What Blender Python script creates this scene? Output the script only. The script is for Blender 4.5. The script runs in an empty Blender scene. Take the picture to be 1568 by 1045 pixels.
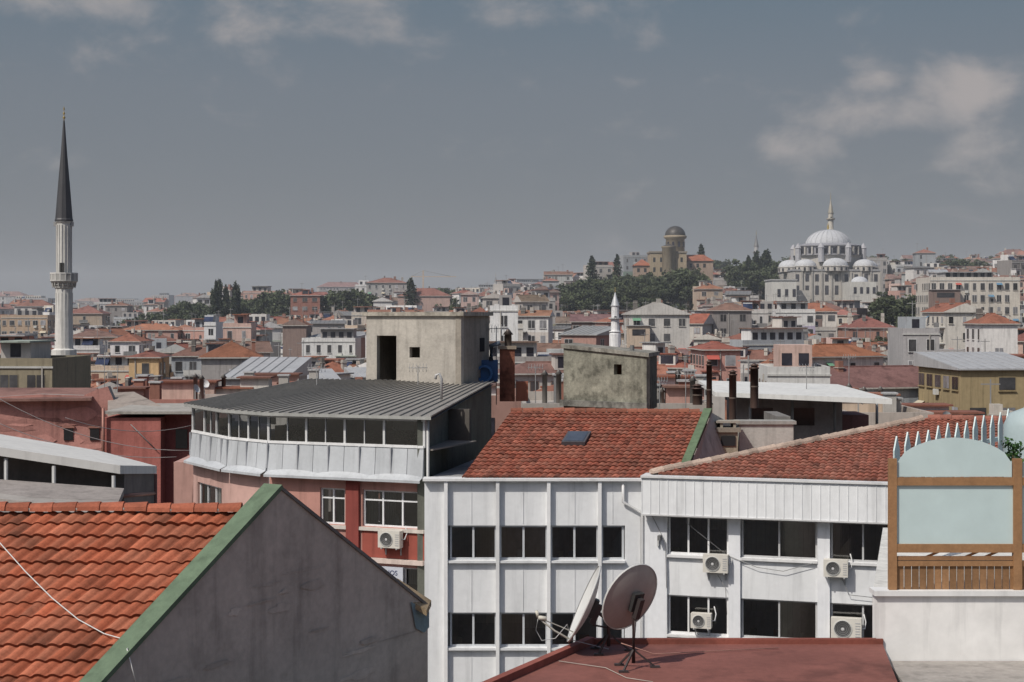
import bpy, math, random
from mathutils import Vector, Matrix
R=random.Random(11)
F=2400.; HV=480.; UC=784.
def X(u,d): return (u-UC)/F*d
def Z(v,d): return -(v-HV)/F*d
def P(u,v,d): return Vector((X(u,d),d,Z(v,d)))
scene=bpy.context.scene
GZ=-22.0
# ---------------------------------------------------------------- materials
MATS={}
def nd(nt,t,**k):
    n=nt.nodes.new(t)
    for a,b in k.items(): setattr(n,a,b)
    return n
def mk(name,rough=.9,metal=0.,n1=(.4,.2),n2=(5,.12),streak=0.,bump=0.,bs=20.,spec=.3,grime=0.,gs=.9):
    m=bpy.data.materials.new(name); m.use_nodes=True; nt=m.node_tree; L=nt.links
    b=nt.nodes['Principled BSDF']; b.inputs['Roughness'].default_value=rough; b.inputs['Metallic'].default_value=metal
    b.inputs['Specular IOR Level'].default_value=spec
    at=nd(nt,'ShaderNodeAttribute',attribute_name='Col')
    geo=nd(nt,'ShaderNodeNewGeometry')
    def noise(scale,vec=None,detail=6):
        n=nd(nt,'ShaderNodeTexNoise'); n.inputs['Scale'].default_value=scale; n.inputs['Detail'].default_value=detail
        n.inputs['Roughness'].default_value=.6
        L.new(vec or geo.outputs['Position'],n.inputs['Vector']); return n.outputs['Fac']
    def fac(src,amt):
        a=nd(nt,'ShaderNodeMath',operation='MULTIPLY_ADD'); L.new(src,a.inputs[0]); a.inputs[1].default_value=amt*4; a.inputs[2].default_value=1-amt*2
        return a.outputs[0]
    cur=None
    def mul(x):
        nonlocal cur
        if cur is None: cur=x;return
        a=nd(nt,'ShaderNodeMath',operation='MULTIPLY'); L.new(cur,a.inputs[0]); L.new(x,a.inputs[1]); cur=a.outputs[0]
    mul(fac(noise(n1[0]),n1[1])); mul(fac(noise(n2[0]),n2[1]))
    if streak:
        mp=nd(nt,'ShaderNodeMapping'); mp.inputs['Scale'].default_value=(3,3,.25); L.new(geo.outputs['Position'],mp.inputs['Vector'])
        s=noise(1.,mp.outputs[0],8)
        mr=nd(nt,'ShaderNodeMapRange'); mr.inputs[1].default_value=.5; mr.inputs[2].default_value=.72; mr.inputs[3].default_value=1; mr.inputs[4].default_value=1-streak
        L.new(s,mr.inputs[0]); mul(mr.outputs[0])
    if grime:
        s=noise(gs,None,10)
        mr=nd(nt,'ShaderNodeMapRange'); mr.inputs[1].default_value=.5; mr.inputs[2].default_value=.64; mr.inputs[3].default_value=1; mr.inputs[4].default_value=1-grime
        L.new(s,mr.inputs[0]); mul(mr.outputs[0])
    vm=nd(nt,'ShaderNodeVectorMath',operation='SCALE'); L.new(at.outputs['Color'],vm.inputs[0]); L.new(cur,vm.inputs['Scale'])
    L.new(vm.outputs[0],b.inputs['Base Color'])
    if bump:
        bn=nd(nt,'ShaderNodeBump'); bn.inputs['Strength'].default_value=bump; bn.inputs['Distance'].default_value=.03
        L.new(noise(bs),bn.inputs['Height']); L.new(bn.outputs[0],b.inputs['Normal'])
    MATS[name]=m; return m
mk('plaster',streak=.32,n1=(.15,.14),n2=(2.5,.1))
mk('tile',rough=.85,n1=(.4,.25),n2=(5,.22),grime=.3)
mk('clay',rough=.85,n1=(.7,.18),n2=(22,.2),bump=.35,bs=70,grime=.3,gs=2.2)
mk('white_paint',rough=.65,n1=(.5,.07),n2=(4,.04),streak=.2)
mk('render',rough=.95,n1=(.45,.18),n2=(8,.12),streak=.3,bump=.45,bs=11,grime=.15,gs=1.5)
mk('mossy',rough=.95,n1=(1.1,.35),n2=(7,.25),streak=.4,bump=.6,bs=12,grime=.5,gs=1.8)
mk('metal',rough=.5,metal=.25,n1=(.6,.12),n2=(8,.06),streak=.2)
mk('paint',rough=.5,n1=(1,.08),n2=(9,.05))
mk('wood',rough=.6,n1=(3,.15),n2=(20,.15),streak=.2)
mk('farglass',rough=.2,spec=.6,n1=(.6,.5),n2=(2,.2))
mk('dark',rough=.9)
mk('leaf',rough=.7,n1=(.3,.2),n2=(1.5,.2))
mk('bark',rough=.95)
mk('soil',rough=1,n1=(.02,.3),n2=(.2,.3))
mk('milk',rough=.15,spec=.6,n1=(1.,.08),n2=(3,.03))
mk('redpaint',rough=.75,n1=(.7,.2),n2=(7,.12),grime=.35,bump=.3,bs=15)
g=bpy.data.materials.new('glass'); g.use_nodes=True; nt=g.node_tree; nt.nodes.clear()
o=nd(nt,'ShaderNodeOutputMaterial'); mx=nd(nt,'ShaderNodeMixShader'); tr=nd(nt,'ShaderNodeBsdfTransparent'); gl=nd(nt,'ShaderNodeBsdfGlossy')
tr.inputs[0].default_value=(.65,.69,.69,1); gl.inputs['Roughness'].default_value=.04; lw=nd(nt,'ShaderNodeFresnel'); lw.inputs[0].default_value=2.5
nt.links.new(lw.outputs[0],mx.inputs[0]); nt.links.new(tr.outputs[0],mx.inputs[1]); nt.links.new(gl.outputs[0],mx.inputs[2]); nt.links.new(mx.outputs[0],o.inputs[0])
MATS['glass']=g
# ---------------------------------------------------------------- mesh builder
class MB:
    def __init__(s): s.v=[];s.f=[];s.m=[];s.c=[];s.s=[];s.mats=[]
    def add(s,vs,fs,mat,col,smooth=False,M=None,cols=None):
        if mat not in s.mats: s.mats.append(mat)
        mi=s.mats.index(mat); b=len(s.v)
        s.v.extend([tuple(M@Vector(v)) if M else tuple(v) for v in vs])
        for k,f in enumerate(fs):
            s.f.append([b+i for i in f]); s.m.append(mi); s.c.append(cols[k] if cols else col); s.s.append(smooth)
    def face(s,pts,mat,col,M=None): s.add(pts,[list(range(len(pts)))],mat,col,M=M)
    def box(s,x0,x1,y0,y1,z0,z1,mat,col,M=None):
        v=[(x0,y0,z0),(x1,y0,z0),(x1,y1,z0),(x0,y1,z0),(x0,y0,z1),(x1,y0,z1),(x1,y1,z1),(x0,y1,z1)]
        s.add(v,[(3,2,1,0),(4,5,6,7),(0,1,5,4),(1,2,6,5),(2,3,7,6),(3,0,4,7)],mat,col,M=M)
    def prism(s,poly,z0,z1,mat,col,topmat=None,topcol=None,tz=None):
        n=len(poly); v=[(p[0],p[1],z0) for p in poly]+[(p[0],p[1],(tz[i] if tz else z1)) for i,p in enumerate(poly)]
        s.add(v,[(i,(i+1)%n,n+(i+1)%n,n+i) for i in range(n)],mat,col)
        s.add(v[n:],[list(range(n))],topmat or mat,topcol or col)
    def lathe(s,c,prof,n,mat,col,smooth=True,M=None,a0=0,a1=2*math.pi):
        full=abs(a1-a0-2*math.pi)<1e-6; k=n if full else n+1
        v=[]
        for r,z in prof:
            for i in range(k):
                a=a0+(a1-a0)*i/n; v.append((c[0]+r*math.cos(a),c[1]+r*math.sin(a),c[2]+z))
        fs=[]
        for j in range(len(prof)-1):
            for i in range(n):
                i2=(i+1)%k if full else i+1
                fs.append((j*k+i,j*k+i2,(j+1)*k+i2,(j+1)*k+i))
        s.add(v,fs,mat,col,smooth,M)
    def tube(s,path,r,mat,col,n=6,r2=None):
        path=[Vector(p) for p in path]; v=[]; N=len(path)
        for i,p in enumerate(path):
            t=(path[min(i+1,N-1)]-path[max(i-1,0)])
            if t.length<1e-9: t=Vector((0,0,1))
            t.normalize(); a=t.cross(Vector((0,0,1)))
            if a.length<.05: a=t.cross(Vector((1,0,0)))
            a.normalize(); b=t.cross(a); rr=r if r2 is None else r+(r2-r)*i/(N-1)
            for k in range(n):
                q=2*math.pi*k/n; v.append(p+a*rr*math.cos(q)+b*rr*math.sin(q))
        fs=[(i*n+k,i*n+(k+1)%n,(i+1)*n+(k+1)%n,(i+1)*n+k) for i in range(N-1) for k in range(n)]
        fs+=[list(range(n))[::-1],[(N-1)*n+k for k in range(n)]]
        s.add(v,fs,mat,col,True)
    def bar(s,p0,p1,w,h,mat,col):
        p0=Vector(p0);p1=Vector(p1);t=(p1-p0);L=t.length;t.normalize()
        a=t.cross(Vector((0,0,1)))
        if a.length<.01:a=Vector((1,0,0))
        a.normalize();b=a.cross(t)
        M=Matrix(((a.x,t.x,b.x,p0.x),(a.y,t.y,b.y,p0.y),(a.z,t.z,b.z,p0.z),(0,0,0,1)))
        s.box(-w/2,w/2,0,L,-h/2,h/2,mat,col,M)
    def obj(s,name,parent=None,loc=None):
        me=bpy.data.meshes.new(name); me.from_pydata(s.v,[],s.f)
        for k in s.mats: me.materials.append(MATS[k])
        me.polygons.foreach_set('material_index',s.m); me.polygons.foreach_set('use_smooth',s.s)
        ca=me.color_attributes.new('Col','FLOAT_COLOR','CORNER'); arr=[]
        for f,c in zip(s.f,s.c): arr.extend((c[0],c[1],c[2],1.)*len(f))
        ca.data.foreach_set('color',arr); me.update()
        ob=bpy.data.objects.new(name,me); scene.collection.objects.link(ob)
        if loc: ob.location=loc
        if parent: ob.parent=parent
        return ob
def root(name):
    e=bpy.data.objects.new(name,None); scene.collection.objects.link(e); return e
class Fac:
    def __init__(s,p0,p1):
        s.p0=Vector((p0[0],p0[1],0)); p1=Vector((p1[0],p1[1],0)); s.L=(p1-s.p0).length; s.e=(p1-s.p0).normalized()
        n=Vector((s.e.y,-s.e.x,0))
        s.n=n
        s.M=Matrix(((s.e.x,n.x,0,s.p0.x),(s.e.y,n.y,0,s.p0.y),(0,0,1,0),(0,0,0,1)))
    def su(s,u):
        k=(u-UC)/F; return (k*s.p0.y-s.p0.x)/(s.e.x-k*s.e.y)
    def z(s,v,q=0): return Z(v,s.p0.y+s.e.y*q)
    def box(s,mb,a,b,z0,z1,o0,o1,mat,col): mb.box(a,b,o0,o1,z0,z1,mat,col,s.M)
    def pt(s,a,z,o=0):
        p=s.p0+s.e*a+s.n*o; return Vector((p.x,p.y,z))
WH=(.72,.73,.74); DK=(.02,.02,.022)
def window(f,fr,gl,it,s0,s1,z0,z1,nm=2,col=WH,w=.06,transom=False,curtain=.35):
    for a,b,c,d in((s0,s1,z0,z0+w),(s0,s1,z1-w,z1),(s0,s0+w,z0+w,z1-w),(s1-w,s1,z0+w,z1-w)): f.box(fr,a,b,c,d,-.2,-.1,'white_paint',col)
    for k in range(1,nm):
        x=s0+(s1-s0)*k/nm; f.box(fr,x-w/2,x+w/2,z0+w,z1-w,-.199,-.101,'white_paint',col)
    if transom: f.box(fr,s0+w,s1-w,z1-(z1-z0)*.3,z1-(z1-z0)*.3+w*.8,-.198,-.102,'white_paint',col)
    for k in range(nm):
        a=s0+(s1-s0)*k/nm;b=s0+(s1-s0)*(k+1)/nm; t1,t2=R.uniform(-.012,.012),R.uniform(-.012,.012)
        gl.add([f.pt(a,z0,-.15+t1),f.pt(b,z0,-.15-t1),f.pt(b,z1,-.15+t2),f.pt(a,z1,-.15+t1+t2)],[(0,1,2,3)],'glass',DK)
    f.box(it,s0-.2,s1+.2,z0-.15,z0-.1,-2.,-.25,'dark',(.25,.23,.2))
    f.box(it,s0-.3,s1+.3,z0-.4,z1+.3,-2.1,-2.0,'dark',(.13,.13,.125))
    for k in range(R.randint(0,3)):
        a=R.uniform(s0+.1,s1-.4); h=R.uniform(.15,.5); c=R.choice(((.5,.48,.42),(.2,.25,.3),(.35,.15,.1),(.6,.6,.6),(.1,.14,.07))); f.box(it,a,a+R.uniform(.15,.35),z0-.1,z0-.1+h,-.55,-.35,'dark',c)
    if R.random()<curtain:
        for k in range(nm):
            if R.random()<.7:
                a=s0+(s1-s0)*k/nm;b=s0+(s1-s0)*(k+1)/nm
                if R.random()<.4: b=a+(b-a)*R.uniform(.3,.6)
                hh=z1-(z1-z0)*R.choice((1,1,1,.5,.35)); c=R.uniform(.25,.55); n=8
                for q in range(n): f.box(it,a+(b-a)*q/n,a+(b-a)*(q+1)/n-.01,hh,z1,-.34-.03*(q%2),-.30-.03*(q%2),'dark',(c,c,c*.94))
def tile_roof(mb,O,U,V,inside=None,tw=.23,tl=.34,amp=.04,step=.035,col=(.40,.12,.06),sub=6):
    O=Vector(O);U=Vector(U);V=Vector(V); N=U.cross(V).normalized()
    if N.z<0:N=-N
    nu=int(U.length/tw); nv=int(V.length/tl); vs=[];fs=[];cs=[]
    C=nu*sub+1
    for j in range(nv):
        base=len(vs)
        jit=[R.uniform(-.008,.012) for _ in range(nu+2)]
        for (t,off) in((j/nv,-.01),((j+1.08)/nv,step),((j+1.08)/nv,-.02)):
            for i in range(C):
                ph=i/sub; fr_=ph-int(ph); h=amp*(math.sin(math.pi*min(1,fr_/.78))**.7 if 0<fr_<.78 else 0)
                vs.append(O+U*(i/(nu*sub))+V*(t+(jit[int(ph)]*.5/nv if off>0 else 0))+N*((h if off>-.015 else h-.02)+off+.014*math.sin(i*.04+j*.7)+(jit[int(ph)] if off>0 else 0)))
        for k in range(2):
            for i in range(C-1):
                a=(i+.5)/(nu*sub); b=(j+.5)/nv
                if inside and not inside(a,b): continue
                fs.append((base+k*C+i,base+k*C+i+1,base+(k+1)*C+i+1,base+(k+1)*C+i))
                rr=random.Random(int(i//sub)*7919+j*104729+nu); q=rr.uniform(.78,1.15)
                if rr.random()<.07:q*=.65
                if rr.random()<.04:q*=1.25
                w=rr.uniform(-.02,.03)
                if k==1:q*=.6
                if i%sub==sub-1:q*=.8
                cs.append((col[0]*q,(col[1]+w*.6)*q,(col[2]+w*.5)*q))
    mb.add(vs,fs,'clay',col,False,cols=cs)
def caps(mb,p0,p1,r=.13,l=.4,col=(.38,.12,.06)):
    p0=Vector(p0);p1=Vector(p1);L=(p1-p0).length;n=int(L/l)
    t=(p1-p0).normalized();a=t.cross(Vector((0,0,1))).normalized();b=a.cross(t)
    for k in range(n):
        j=R.uniform(-.012,.012)
        q0=p0+t*(k*l-.03)+b*j;q1=p0+t*((k+1)*l+.02)+b*j;vs=[];q=R.uniform(.75,1.15)
        for (pp,rr) in((q0,r),(q1,r*1.18)):
            for i in range(7):
                an=math.pi*i/6; vs.append(pp+a*rr*math.cos(an)+b*rr*math.sin(an))
        mb.add(vs,[(i,i+1,8+i,7+i) for i in range(6)]+[list(range(7)),list(range(13,6,-1))],'clay',(col[0]*q,col[1]*q,col[2]*q),False)
        if k%2==0: m_=q1+b*.02; mb.bar(m_-a*r,m_+a*r,.05,.05,'render',(.4,.36,.32))
# ---------------------------------------------------------------- terrain
TAB=[(-600,-9),(0,-9),(200,-8),(400,-5),(550,0),(700,0),(870,6),(1000,13),(1100,13),(1250,16),(1400,18),(1568,20),(2200,20)]
def zf(u):
    u=max(-600,min(2200,u))
    for (a,b),(c,d) in zip(TAB,TAB[1:]):
        if u<=c: return b+(d-b)*(u-a)/(c-a)
    return 20
HILLS=[(350,540,110,70,6.),(960,600,100,80,5.),(530,560,60,50,4.),(1165,630,60,50,4.)]
def G(x,y):
    if y<130: return GZ
    u=UC+F*x/y; t=(y-130)/670; z1=zf(u); b=0
    for (hu,hd,su,sd,hh) in HILLS: b+=hh*math.exp(-((u-hu)/su)**2-((y-hd)/sd)**2)
    if t<=1: return GZ+(z1-GZ)*t**1.05+b
    if y<2600:
        k=(y-800)/1800; return z1+(3-z1)*k+b
    return 3-(y-2600)*.0004
mb=MB(); ys=[-300,0,60,130]+[130+15*i for i in range(1,60)]+[1100,1300,1600,2000,2600,4000,7000,12000]
NX=110; vs=[];fs=[]
for y in ys:
    w=max(250,y*.7)
    for i in range(NX+1):
        x=-w+2*w*i/NX; vs.append((x,y,G(x,y)))
for j in range(len(ys)-1):
    for i in range(NX): fs.append((j*(NX+1)+i,j*(NX+1)+i+1,(j+1)*(NX+1)+i+1,(j+1)*(NX+1)+i))
mb.add(vs,fs,'soil',(.13,.12,.10),True); mb.obj('ground')
# ---------------------------------------------------------------- distant houses
WALLS=[(.60,.58,.55),(.54,.51,.47),(.64,.63,.62),(.44,.41,.38),(.50,.36,.31),(.50,.40,.31),(.34,.32,.31),(.54,.49,.42),(.27,.25,.24),(.43,.26,.22),(.58,.56,.54),(.35,.37,.39),(.60,.57,.52),(.66,.65,.64),(.50,.47,.44),(.22,.16,.14),(.42,.43,.42),(.52,.38,.34),(.66,.65,.63)]
ROOFS=[(.235,.095,.062),(.20,.085,.06),(.27,.105,.065),(.17,.085,.065),(.28,.125,.085),(.19,.11,.085),(.16,.10,.085)]
HAZE_AMT=[0.]
def H(c):  # distance haze painted into the colour: blends it toward grey
    k=HAZE_AMT[0]; g=.28; t=(g*1.,g,g*1.02); return tuple(a*(1-k)+b*k for a,b in zip(c,t))
def dish(m,x,y,z,M,r=.38):
    A=Matrix.Translation((x,y,z))@Matrix.Rotation(R.uniform(.3,1.6),4,'Z')@Matrix.Rotation(math.radians(65),4,'X')
    m.lathe((0,0,0),[(0.01,0),(r*.6,.05),(r,.14)],8,'paint',R.choice(((.45,.45,.45),(.3,.3,.3),(.55,.55,.55))),True,M@A)
    m.box(x-.03,x+.03,y-.03,y+.03,z-.9,z,'paint',(.3,.3,.3),M)
def house(name,x,y,w,l,h,rot,wc,rt,rc,detail=1,extra=6):
    m=MB(); M=Matrix.Rotation(rot,4,'Z'); g0=-extra
    HAZE_AMT[0]=max(0,min(.12,(y-200)/3500)); k_=R.uniform(.85,1.08); wc=H(tuple(c*k_ for c in wc)); rc=H(tuple(c*R.uniform(.9,1.1) for c in rc))
    m.box(-w/2,w/2,-l/2,l/2,g0,h,'plaster',wc,M)
    fh=2.9; nf=max(1,int(h/fh)); top=h-.35
    fw=H(R.choice(((.6,.6,.6),(.3,.22,.18),wc,wc,(.45,.45,.45)))); ww=R.choice((.8,1.0,1.2,1.6)); gap=R.choice((1.9,2.3,2.8)); wh=R.choice((1.2,1.4,1.6))
    if R.random()<.25: m.box(-w/2-.02,w/2+.02,-l/2-.02,-l/2+.5,g0,h-R.choice((2.9,5.8)),'plaster',tuple(c*R.uniform(.6,.85) for c in wc),M)
    for fi,(L,A) in enumerate(((w,M@Matrix.Translation((0,-l/2,0))),(l,M@Matrix.Translation((w/2,0,0))@Matrix.Rotation(math.pi/2,4,'Z')),(l,M@Matrix.Translation((-w/2,0,0))@Matrix.Rotation(-math.pi/2,4,'Z')))):
        if R.random()<(.08,.45,.45)[fi]: continue
        nb=max(1,int(L/max(gap,ww+.6))); off=R.uniform(-.25,.25)
        bal=R.randrange(nb) if R.random()<.4 else -1
        for k in range(min(nf,5)):
            z1=top-k*fh-.35; z0=z1-wh
            if z0<g0+1: break
            for i in range(nb):
                if R.random()<.14: continue
                cx=-L/2+L*(i+.5)/nb+off; www=ww*R.choice((1,1,1,.7)); a_=cx-www/2; b_=cx+www/2
                m.face([(a_-.08,-.03,z0-.08),(b_+.08,-.03,z0-.08),(b_+.08,-.03,z1+.08),(a_-.08,-.03,z1+.08)],'plaster',fw,A)
                q=R.uniform(.015,.09) if R.random()<.75 else R.uniform(.15,.35); gc=H((q,q,q*1.05))
                if R.random()<.5 and www>.9:
                    m.face([(a_,-.06,z0),(cx-.05,-.06,z0),(cx-.05,-.06,z1),(a_,-.06,z1)],'farglass',gc,A)
                    m.face([(cx+.05,-.06,z0),(b_,-.06,z0),(b_,-.06,z1),(cx+.05,-.06,z1)],'farglass',gc,A)
                else: m.face([(a_,-.06,z0),(b_,-.06,z0),(b_,-.06,z1),(a_,-.06,z1)],'farglass',gc,A)
                if detail>1 or y<300:
                    m.box(a_-.1,b_+.1,-.16,-.01,z0-.16,z0-.09,'plaster',tuple(c*.9 for c in wc),A)
                    if R.random()<.12: m.box(cx-.4,cx+.4,-.4,-.07,z0-.75,z0-.2,'paint',(.55,.55,.52),A)
                    if R.random()<.08: c=R.choice(((.4,.1,.08),(.5,.45,.35),(.1,.2,.3),(.15,.3,.2))); m.add([(a_-.2,-.05,z1+.1),(b_+.2,-.05,z1+.1),(b_+.2,-.9,z1-.4),(a_-.2,-.9,z1-.4)],[(0,1,2,3)],'paint',c,M=A)
                if i==bal:
                    m.box(cx-1.3,cx+1.3,-1.1,-.01,z0-.8,z0-.65,'plaster',H((.5,.5,.48)),A)
                    c=R.choice((H((.5,.5,.48)),(.2,.2,.2),wc)); m.box(cx-1.3,cx+1.3,-1.12,-1.05,z0-.65,z0+.15,'plaster',c,A)
        if R.random()<.4: xx=R.uniform(-L*.45,L*.45); m.box(xx-.06,xx+.06,-.14,-.02,g0,h,'paint',H((.35,.33,.3)),A)
    o=.4
    if R.random()<.35 and h>6:
        ew=w*R.uniform(.3,.5); eh=h-R.uniform(1.5,4); ex=R.choice((-1,1))*(w/2-ew/2+.4); ec=H(R.choice(WALLS)); m.box(ex-ew/2,ex+ew/2,-l/2-2.2,-l/2+.1,g0,eh,'plaster',ec,M)
        m.box(ex-ew/2-.2,ex+ew/2+.2,-l/2-2.5,-l/2-.1,eh,eh+.15,'tile' if R.random()<.5 else 'metal',rc if R.random()<.6 else H((.4,.4,.4)),M)
        m.face([(ex-ew*.3,-l/2-2.24,eh-1.8),(ex+ew*.3,-l/2-2.24,eh-1.8),(ex+ew*.3,-l/2-2.24,eh-.6),(ex-ew*.3,-l/2-2.24,eh-.6)],'farglass',H((.03,.03,.035)),M)
    if rt in('hip','gable'):
        W=w/2+o;Ln=l/2+o; rise=min(W,Ln)*R.uniform(.3,.5)
        m.box(-W,W,-Ln,Ln,h,h+.15,'plaster',H((.42,.40,.37)),M); z=h+.151
        if W>=Ln:
            rx=W-Ln if rt=='hip' else W; a=(-rx,0,z+rise);b=(rx,0,z+rise)
            fs=[[(-W,-Ln,z),(W,-Ln,z),b,a],[(W,Ln,z),(-W,Ln,z),a,b]]; e=[[(W,-Ln,z),(W,Ln,z),b],[(-W,Ln,z),(-W,-Ln,z),a]]
        else:
            ry=Ln-W if rt=='hip' else Ln; a=(0,-ry,z+rise);b=(0,ry,z+rise)
            fs=[[(W,-Ln,z),(W,Ln,z),b,a],[(-W,Ln,z),(-W,-Ln,z),a,b]]; e=[[(-W,-Ln,z),(W,-Ln,z),a],[(W,Ln,z),(-W,Ln,z),b]]
        for f in fs: m.face(f,'tile',rc,M)
        for f in e: m.face(f,'tile' if rt=='hip' else 'plaster',rc if rt=='hip' else wc,M)
        m.bar(M@Vector(a),M@Vector(b),.3,.2,'tile',tuple(c*1.25 for c in rc))
        for k in range(R.randint(1,4)):
            cx=R.uniform(-w*.4,w*.4);cy=R.uniform(-l*.35,l*.35); c=H(R.choice(((.5,.47,.42),(.25,.13,.1),(.35,.33,.3),(.15,.14,.13))))
            s_=R.uniform(.2,.45); m.box(cx-s_,cx+s_,cy-.4,cy+.4,h,z+rise+R.uniform(.1,.9),'plaster',c,M); m.box(cx-s_-.08,cx+s_+.08,cy-.48,cy+.48,z+rise*.95,z+rise*.95+.08,'plaster',H((.35,.33,.3)),M)
        if R.random()<.1: dish(m,R.uniform(-w/2,w/2),-l/2+.3,z+rise*.4+.6,M)
        if R.random()<.18:
            m.box(-1.2,1.2,-Ln+.8,-Ln+2.4,z+.3,z+1.8,'plaster',wc,M); m.face([(-.9,-Ln+.78,z+.5),(.9,-Ln+.78,z+.5),(.9,-Ln+.78,z+1.6),(-.9,-Ln+.78,z+1.6)],'farglass',(.03,.03,.04),M); m.box(-1.4,1.4,-Ln+.6,-Ln+2.6,z+1.8,z+1.95,'tile',rc,M)
        if R.random()<.12: m.face([(w*.1,-Ln*.6,z+rise*.4+.05),(w*.1+1.2,-Ln*.6,z+rise*.4+.05),(w*.1+1.2,-Ln*.3,z+rise*.7+.08),(w*.1,-Ln*.3,z+rise*.7+.08)],'farglass',(.05,.06,.08),M)
    elif rt=='shed':
        W=w/2+o;Ln=l/2+o; rise=Ln*R.uniform(.2,.4); c=H(R.choice(((.34,.34,.33),(.45,.45,.45),(.22,.21,.20))))
        m.add([(-W,-Ln,h),(W,-Ln,h),(W,Ln,h),(-W,Ln,h),(-W,-Ln,h+.15),(W,-Ln,h+.15),(W,Ln,h+rise),(-W,Ln,h+rise)],[(4,5,6,7),(0,1,5,4),(1,2,6,5),(3,0,4,7),(2,3,7,6)],'metal',c,M=M)
        for k in range(int(2*W/1.)):
            q_=-W+k; m.add([(q_,-Ln,h+.16),(q_+.08,-Ln,h+.22),(q_+.08,Ln,h+rise+.07),(q_,Ln,h+rise+.01)],[(0,1,2,3)],'metal',tuple(v*.8 for v in c),M=M)
    else:
        for a in((-w/2,w/2,-l/2,-l/2+.2),(-w/2,w/2,l/2-.2,l/2),(-w/2,-w/2+.2,-l/2+.2,l/2-.2),(w/2-.2,w/2,-l/2+.2,l/2-.2)): m.box(a[0],a[1],a[2],a[3],h,h+.8,'plaster',wc,M)
        m.box(-w/2-.1,w/2+.1,-l/2-.12,-l/2-.003,h-.1,h+.08,'plaster',H((.45,.45,.43)),M)
        q=R.uniform(.12,.35); m.face([(-w/2,-l/2,h+.02),(w/2,-l/2,h+.02),(w/2,l/2,h+.02),(-w/2,l/2,h+.02)],'plaster',(q,q,q),M)
        bw=w*R.uniform(.3,.75);bx=R.uniform(-1,1)*(w-bw)*.4; bh=R.uniform(2.,2.8)
        m.box(bx-bw/2,bx+bw/2,-l*.1,l*.4,h,h+bh,'plaster',H(R.choice(WALLS)),M)
        n=int(bw/1.6)
        for i in range(n):
            cx=bx-bw/2+bw*(i+.5)/n; m.face([(cx-.5,-l*.1-.04,h+.8),(cx+.5,-l*.1-.04,h+.8),(cx+.5,-l*.1-.04,h+2),(cx-.5,-l*.1-.04,h+2)],'farglass',H((.03,.03,.04)),M)
        if R.random()<.6: m.box(bx-bw/2-.3,bx+bw/2+.3,-l*.1-1.,l*.45,h+bh,h+bh+.15,'tile',rc if R.random()<.6 else H((.3,.3,.3)),M)
        if R.random()<.2: dish(m,R.uniform(-w*.45,w*.45),-l*.3,h+1.3,M)
        if R.random()<.3:
            cx=R.uniform(-w*.3,w*.3); m.face([(cx-1,-l*.35,h+.9),(cx+1,-l*.35,h+.9),(cx+1,-l*.35+1.2,h+2),(cx-1,-l*.35+1.2,h+2)],'farglass',(.03,.04,.08),M); m.box(cx-1,cx+1,-l*.35+1.2,-l*.35+1.7,h+1.8,h+2.3,'paint',(.6,.6,.6),M)
    if R.random()<.3:
        cx=R.uniform(-w*.4,w*.4); m.box(cx-.04,cx+.04,-.04,.04,h,h+4.5,'paint',(.25,.25,.25),M); m.box(cx-.7,cx+.7,-.03,.03,h+4.1,h+4.18,'paint',(.25,.25,.25),M)
    gz=G(x,y)
    m.obj(name,loc=(x,y,gz)); HAZE_AMT[0]=0
SPEC=[
('cream_apartment_block',1425,1562,432,380,14,(.58,.54,.48),'flat',(.3,.3,.3),505),
('cream_apartment_block',1442,1505,482,280,12,(.56,.53,.48),'gable',ROOFS[2],540),
('ochre_apartment_block',1462,1600,572,150,12,(.33,.26,.15),'shed',(.3,.3,.3),630),
('ochre_house',195,240,550,220,9,(.52,.36,.20),'hip',ROOFS[1],578),
('white_apartment_block',463,545,525,330,10,(.70,.70,.69),'flat',(.3,.3,.3),552),
('brick_house',445,490,455,520,10,(.26,.11,.08),'hip',ROOFS[0],478),
('grey_villa',560,622,434,600,12,(.36,.35,.34),'hip',ROOFS[1],452),
('white_apartment_block',750,792,478,230,9,(.70,.70,.69),'flat',(.3,.3,.3),530),
('glass_terrace_building',1180,1275,578,150,9,(.60,.60,.58),'flat',(.3,.3,.3),595),
('olive_apartment_block',-40,88,564,140,10,(.24,.21,.15),'flat',(.3,.3,.3),590),
('long_white_building',962,1055,485,300,12,(.52,.50,.47),'gable',(.28,.27,.25),530),
('white_apartment_block',312,330,500,350,10,(.70,.70,.70),'flat',(.3,.3,.3),520),
('pink_apartment_block',1075,1130,540,200,10,(.46,.26,.22),'hip',ROOFS[0],575),
('white_apartment_block',170,215,525,300,9,(.66,.64,.64),'hip',ROOFS[2],545),
('pink_house',620,670,560,190,9,(.50,.32,.28),'hip',ROOFS[3],580),
('grey_apartment_block',350,440,583,150,12,(.50,.48,.46),'shed',ROOFS[3],600),
('long_white_building',1120,1200,425,640,12,(.58,.56,.53),'hip',ROOFS[4],440),
('terracotta_apartment_block',610,690,455,560,12,(.45,.31,.27),'hip',ROOFS[1],470),
('white_apartment_block',1505,1560,500,240,10,(.66,.64,.62),'hip',ROOFS[0],545),
('grey_apartment_block',1385,1440,515,210,10,(.36,.35,.35),'flat',ROOFS[0],550),
('terracotta_apartment_block',1300,1370,505,350,11,(.40,.22,.17),'hip',ROOFS[1],520),
('ochre_apartment_block',0,70,488,420,11,(.46,.34,.24),'flat',ROOFS[1],515),
('ochre_apartment_block',100,155,482,470,11,(.44,.35,.27),'hip',ROOFS[1],500),
('white_apartment_block',1335,1385,480,450,10,(.68,.67,.66),'flat',ROOFS[1],500),
]
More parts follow.
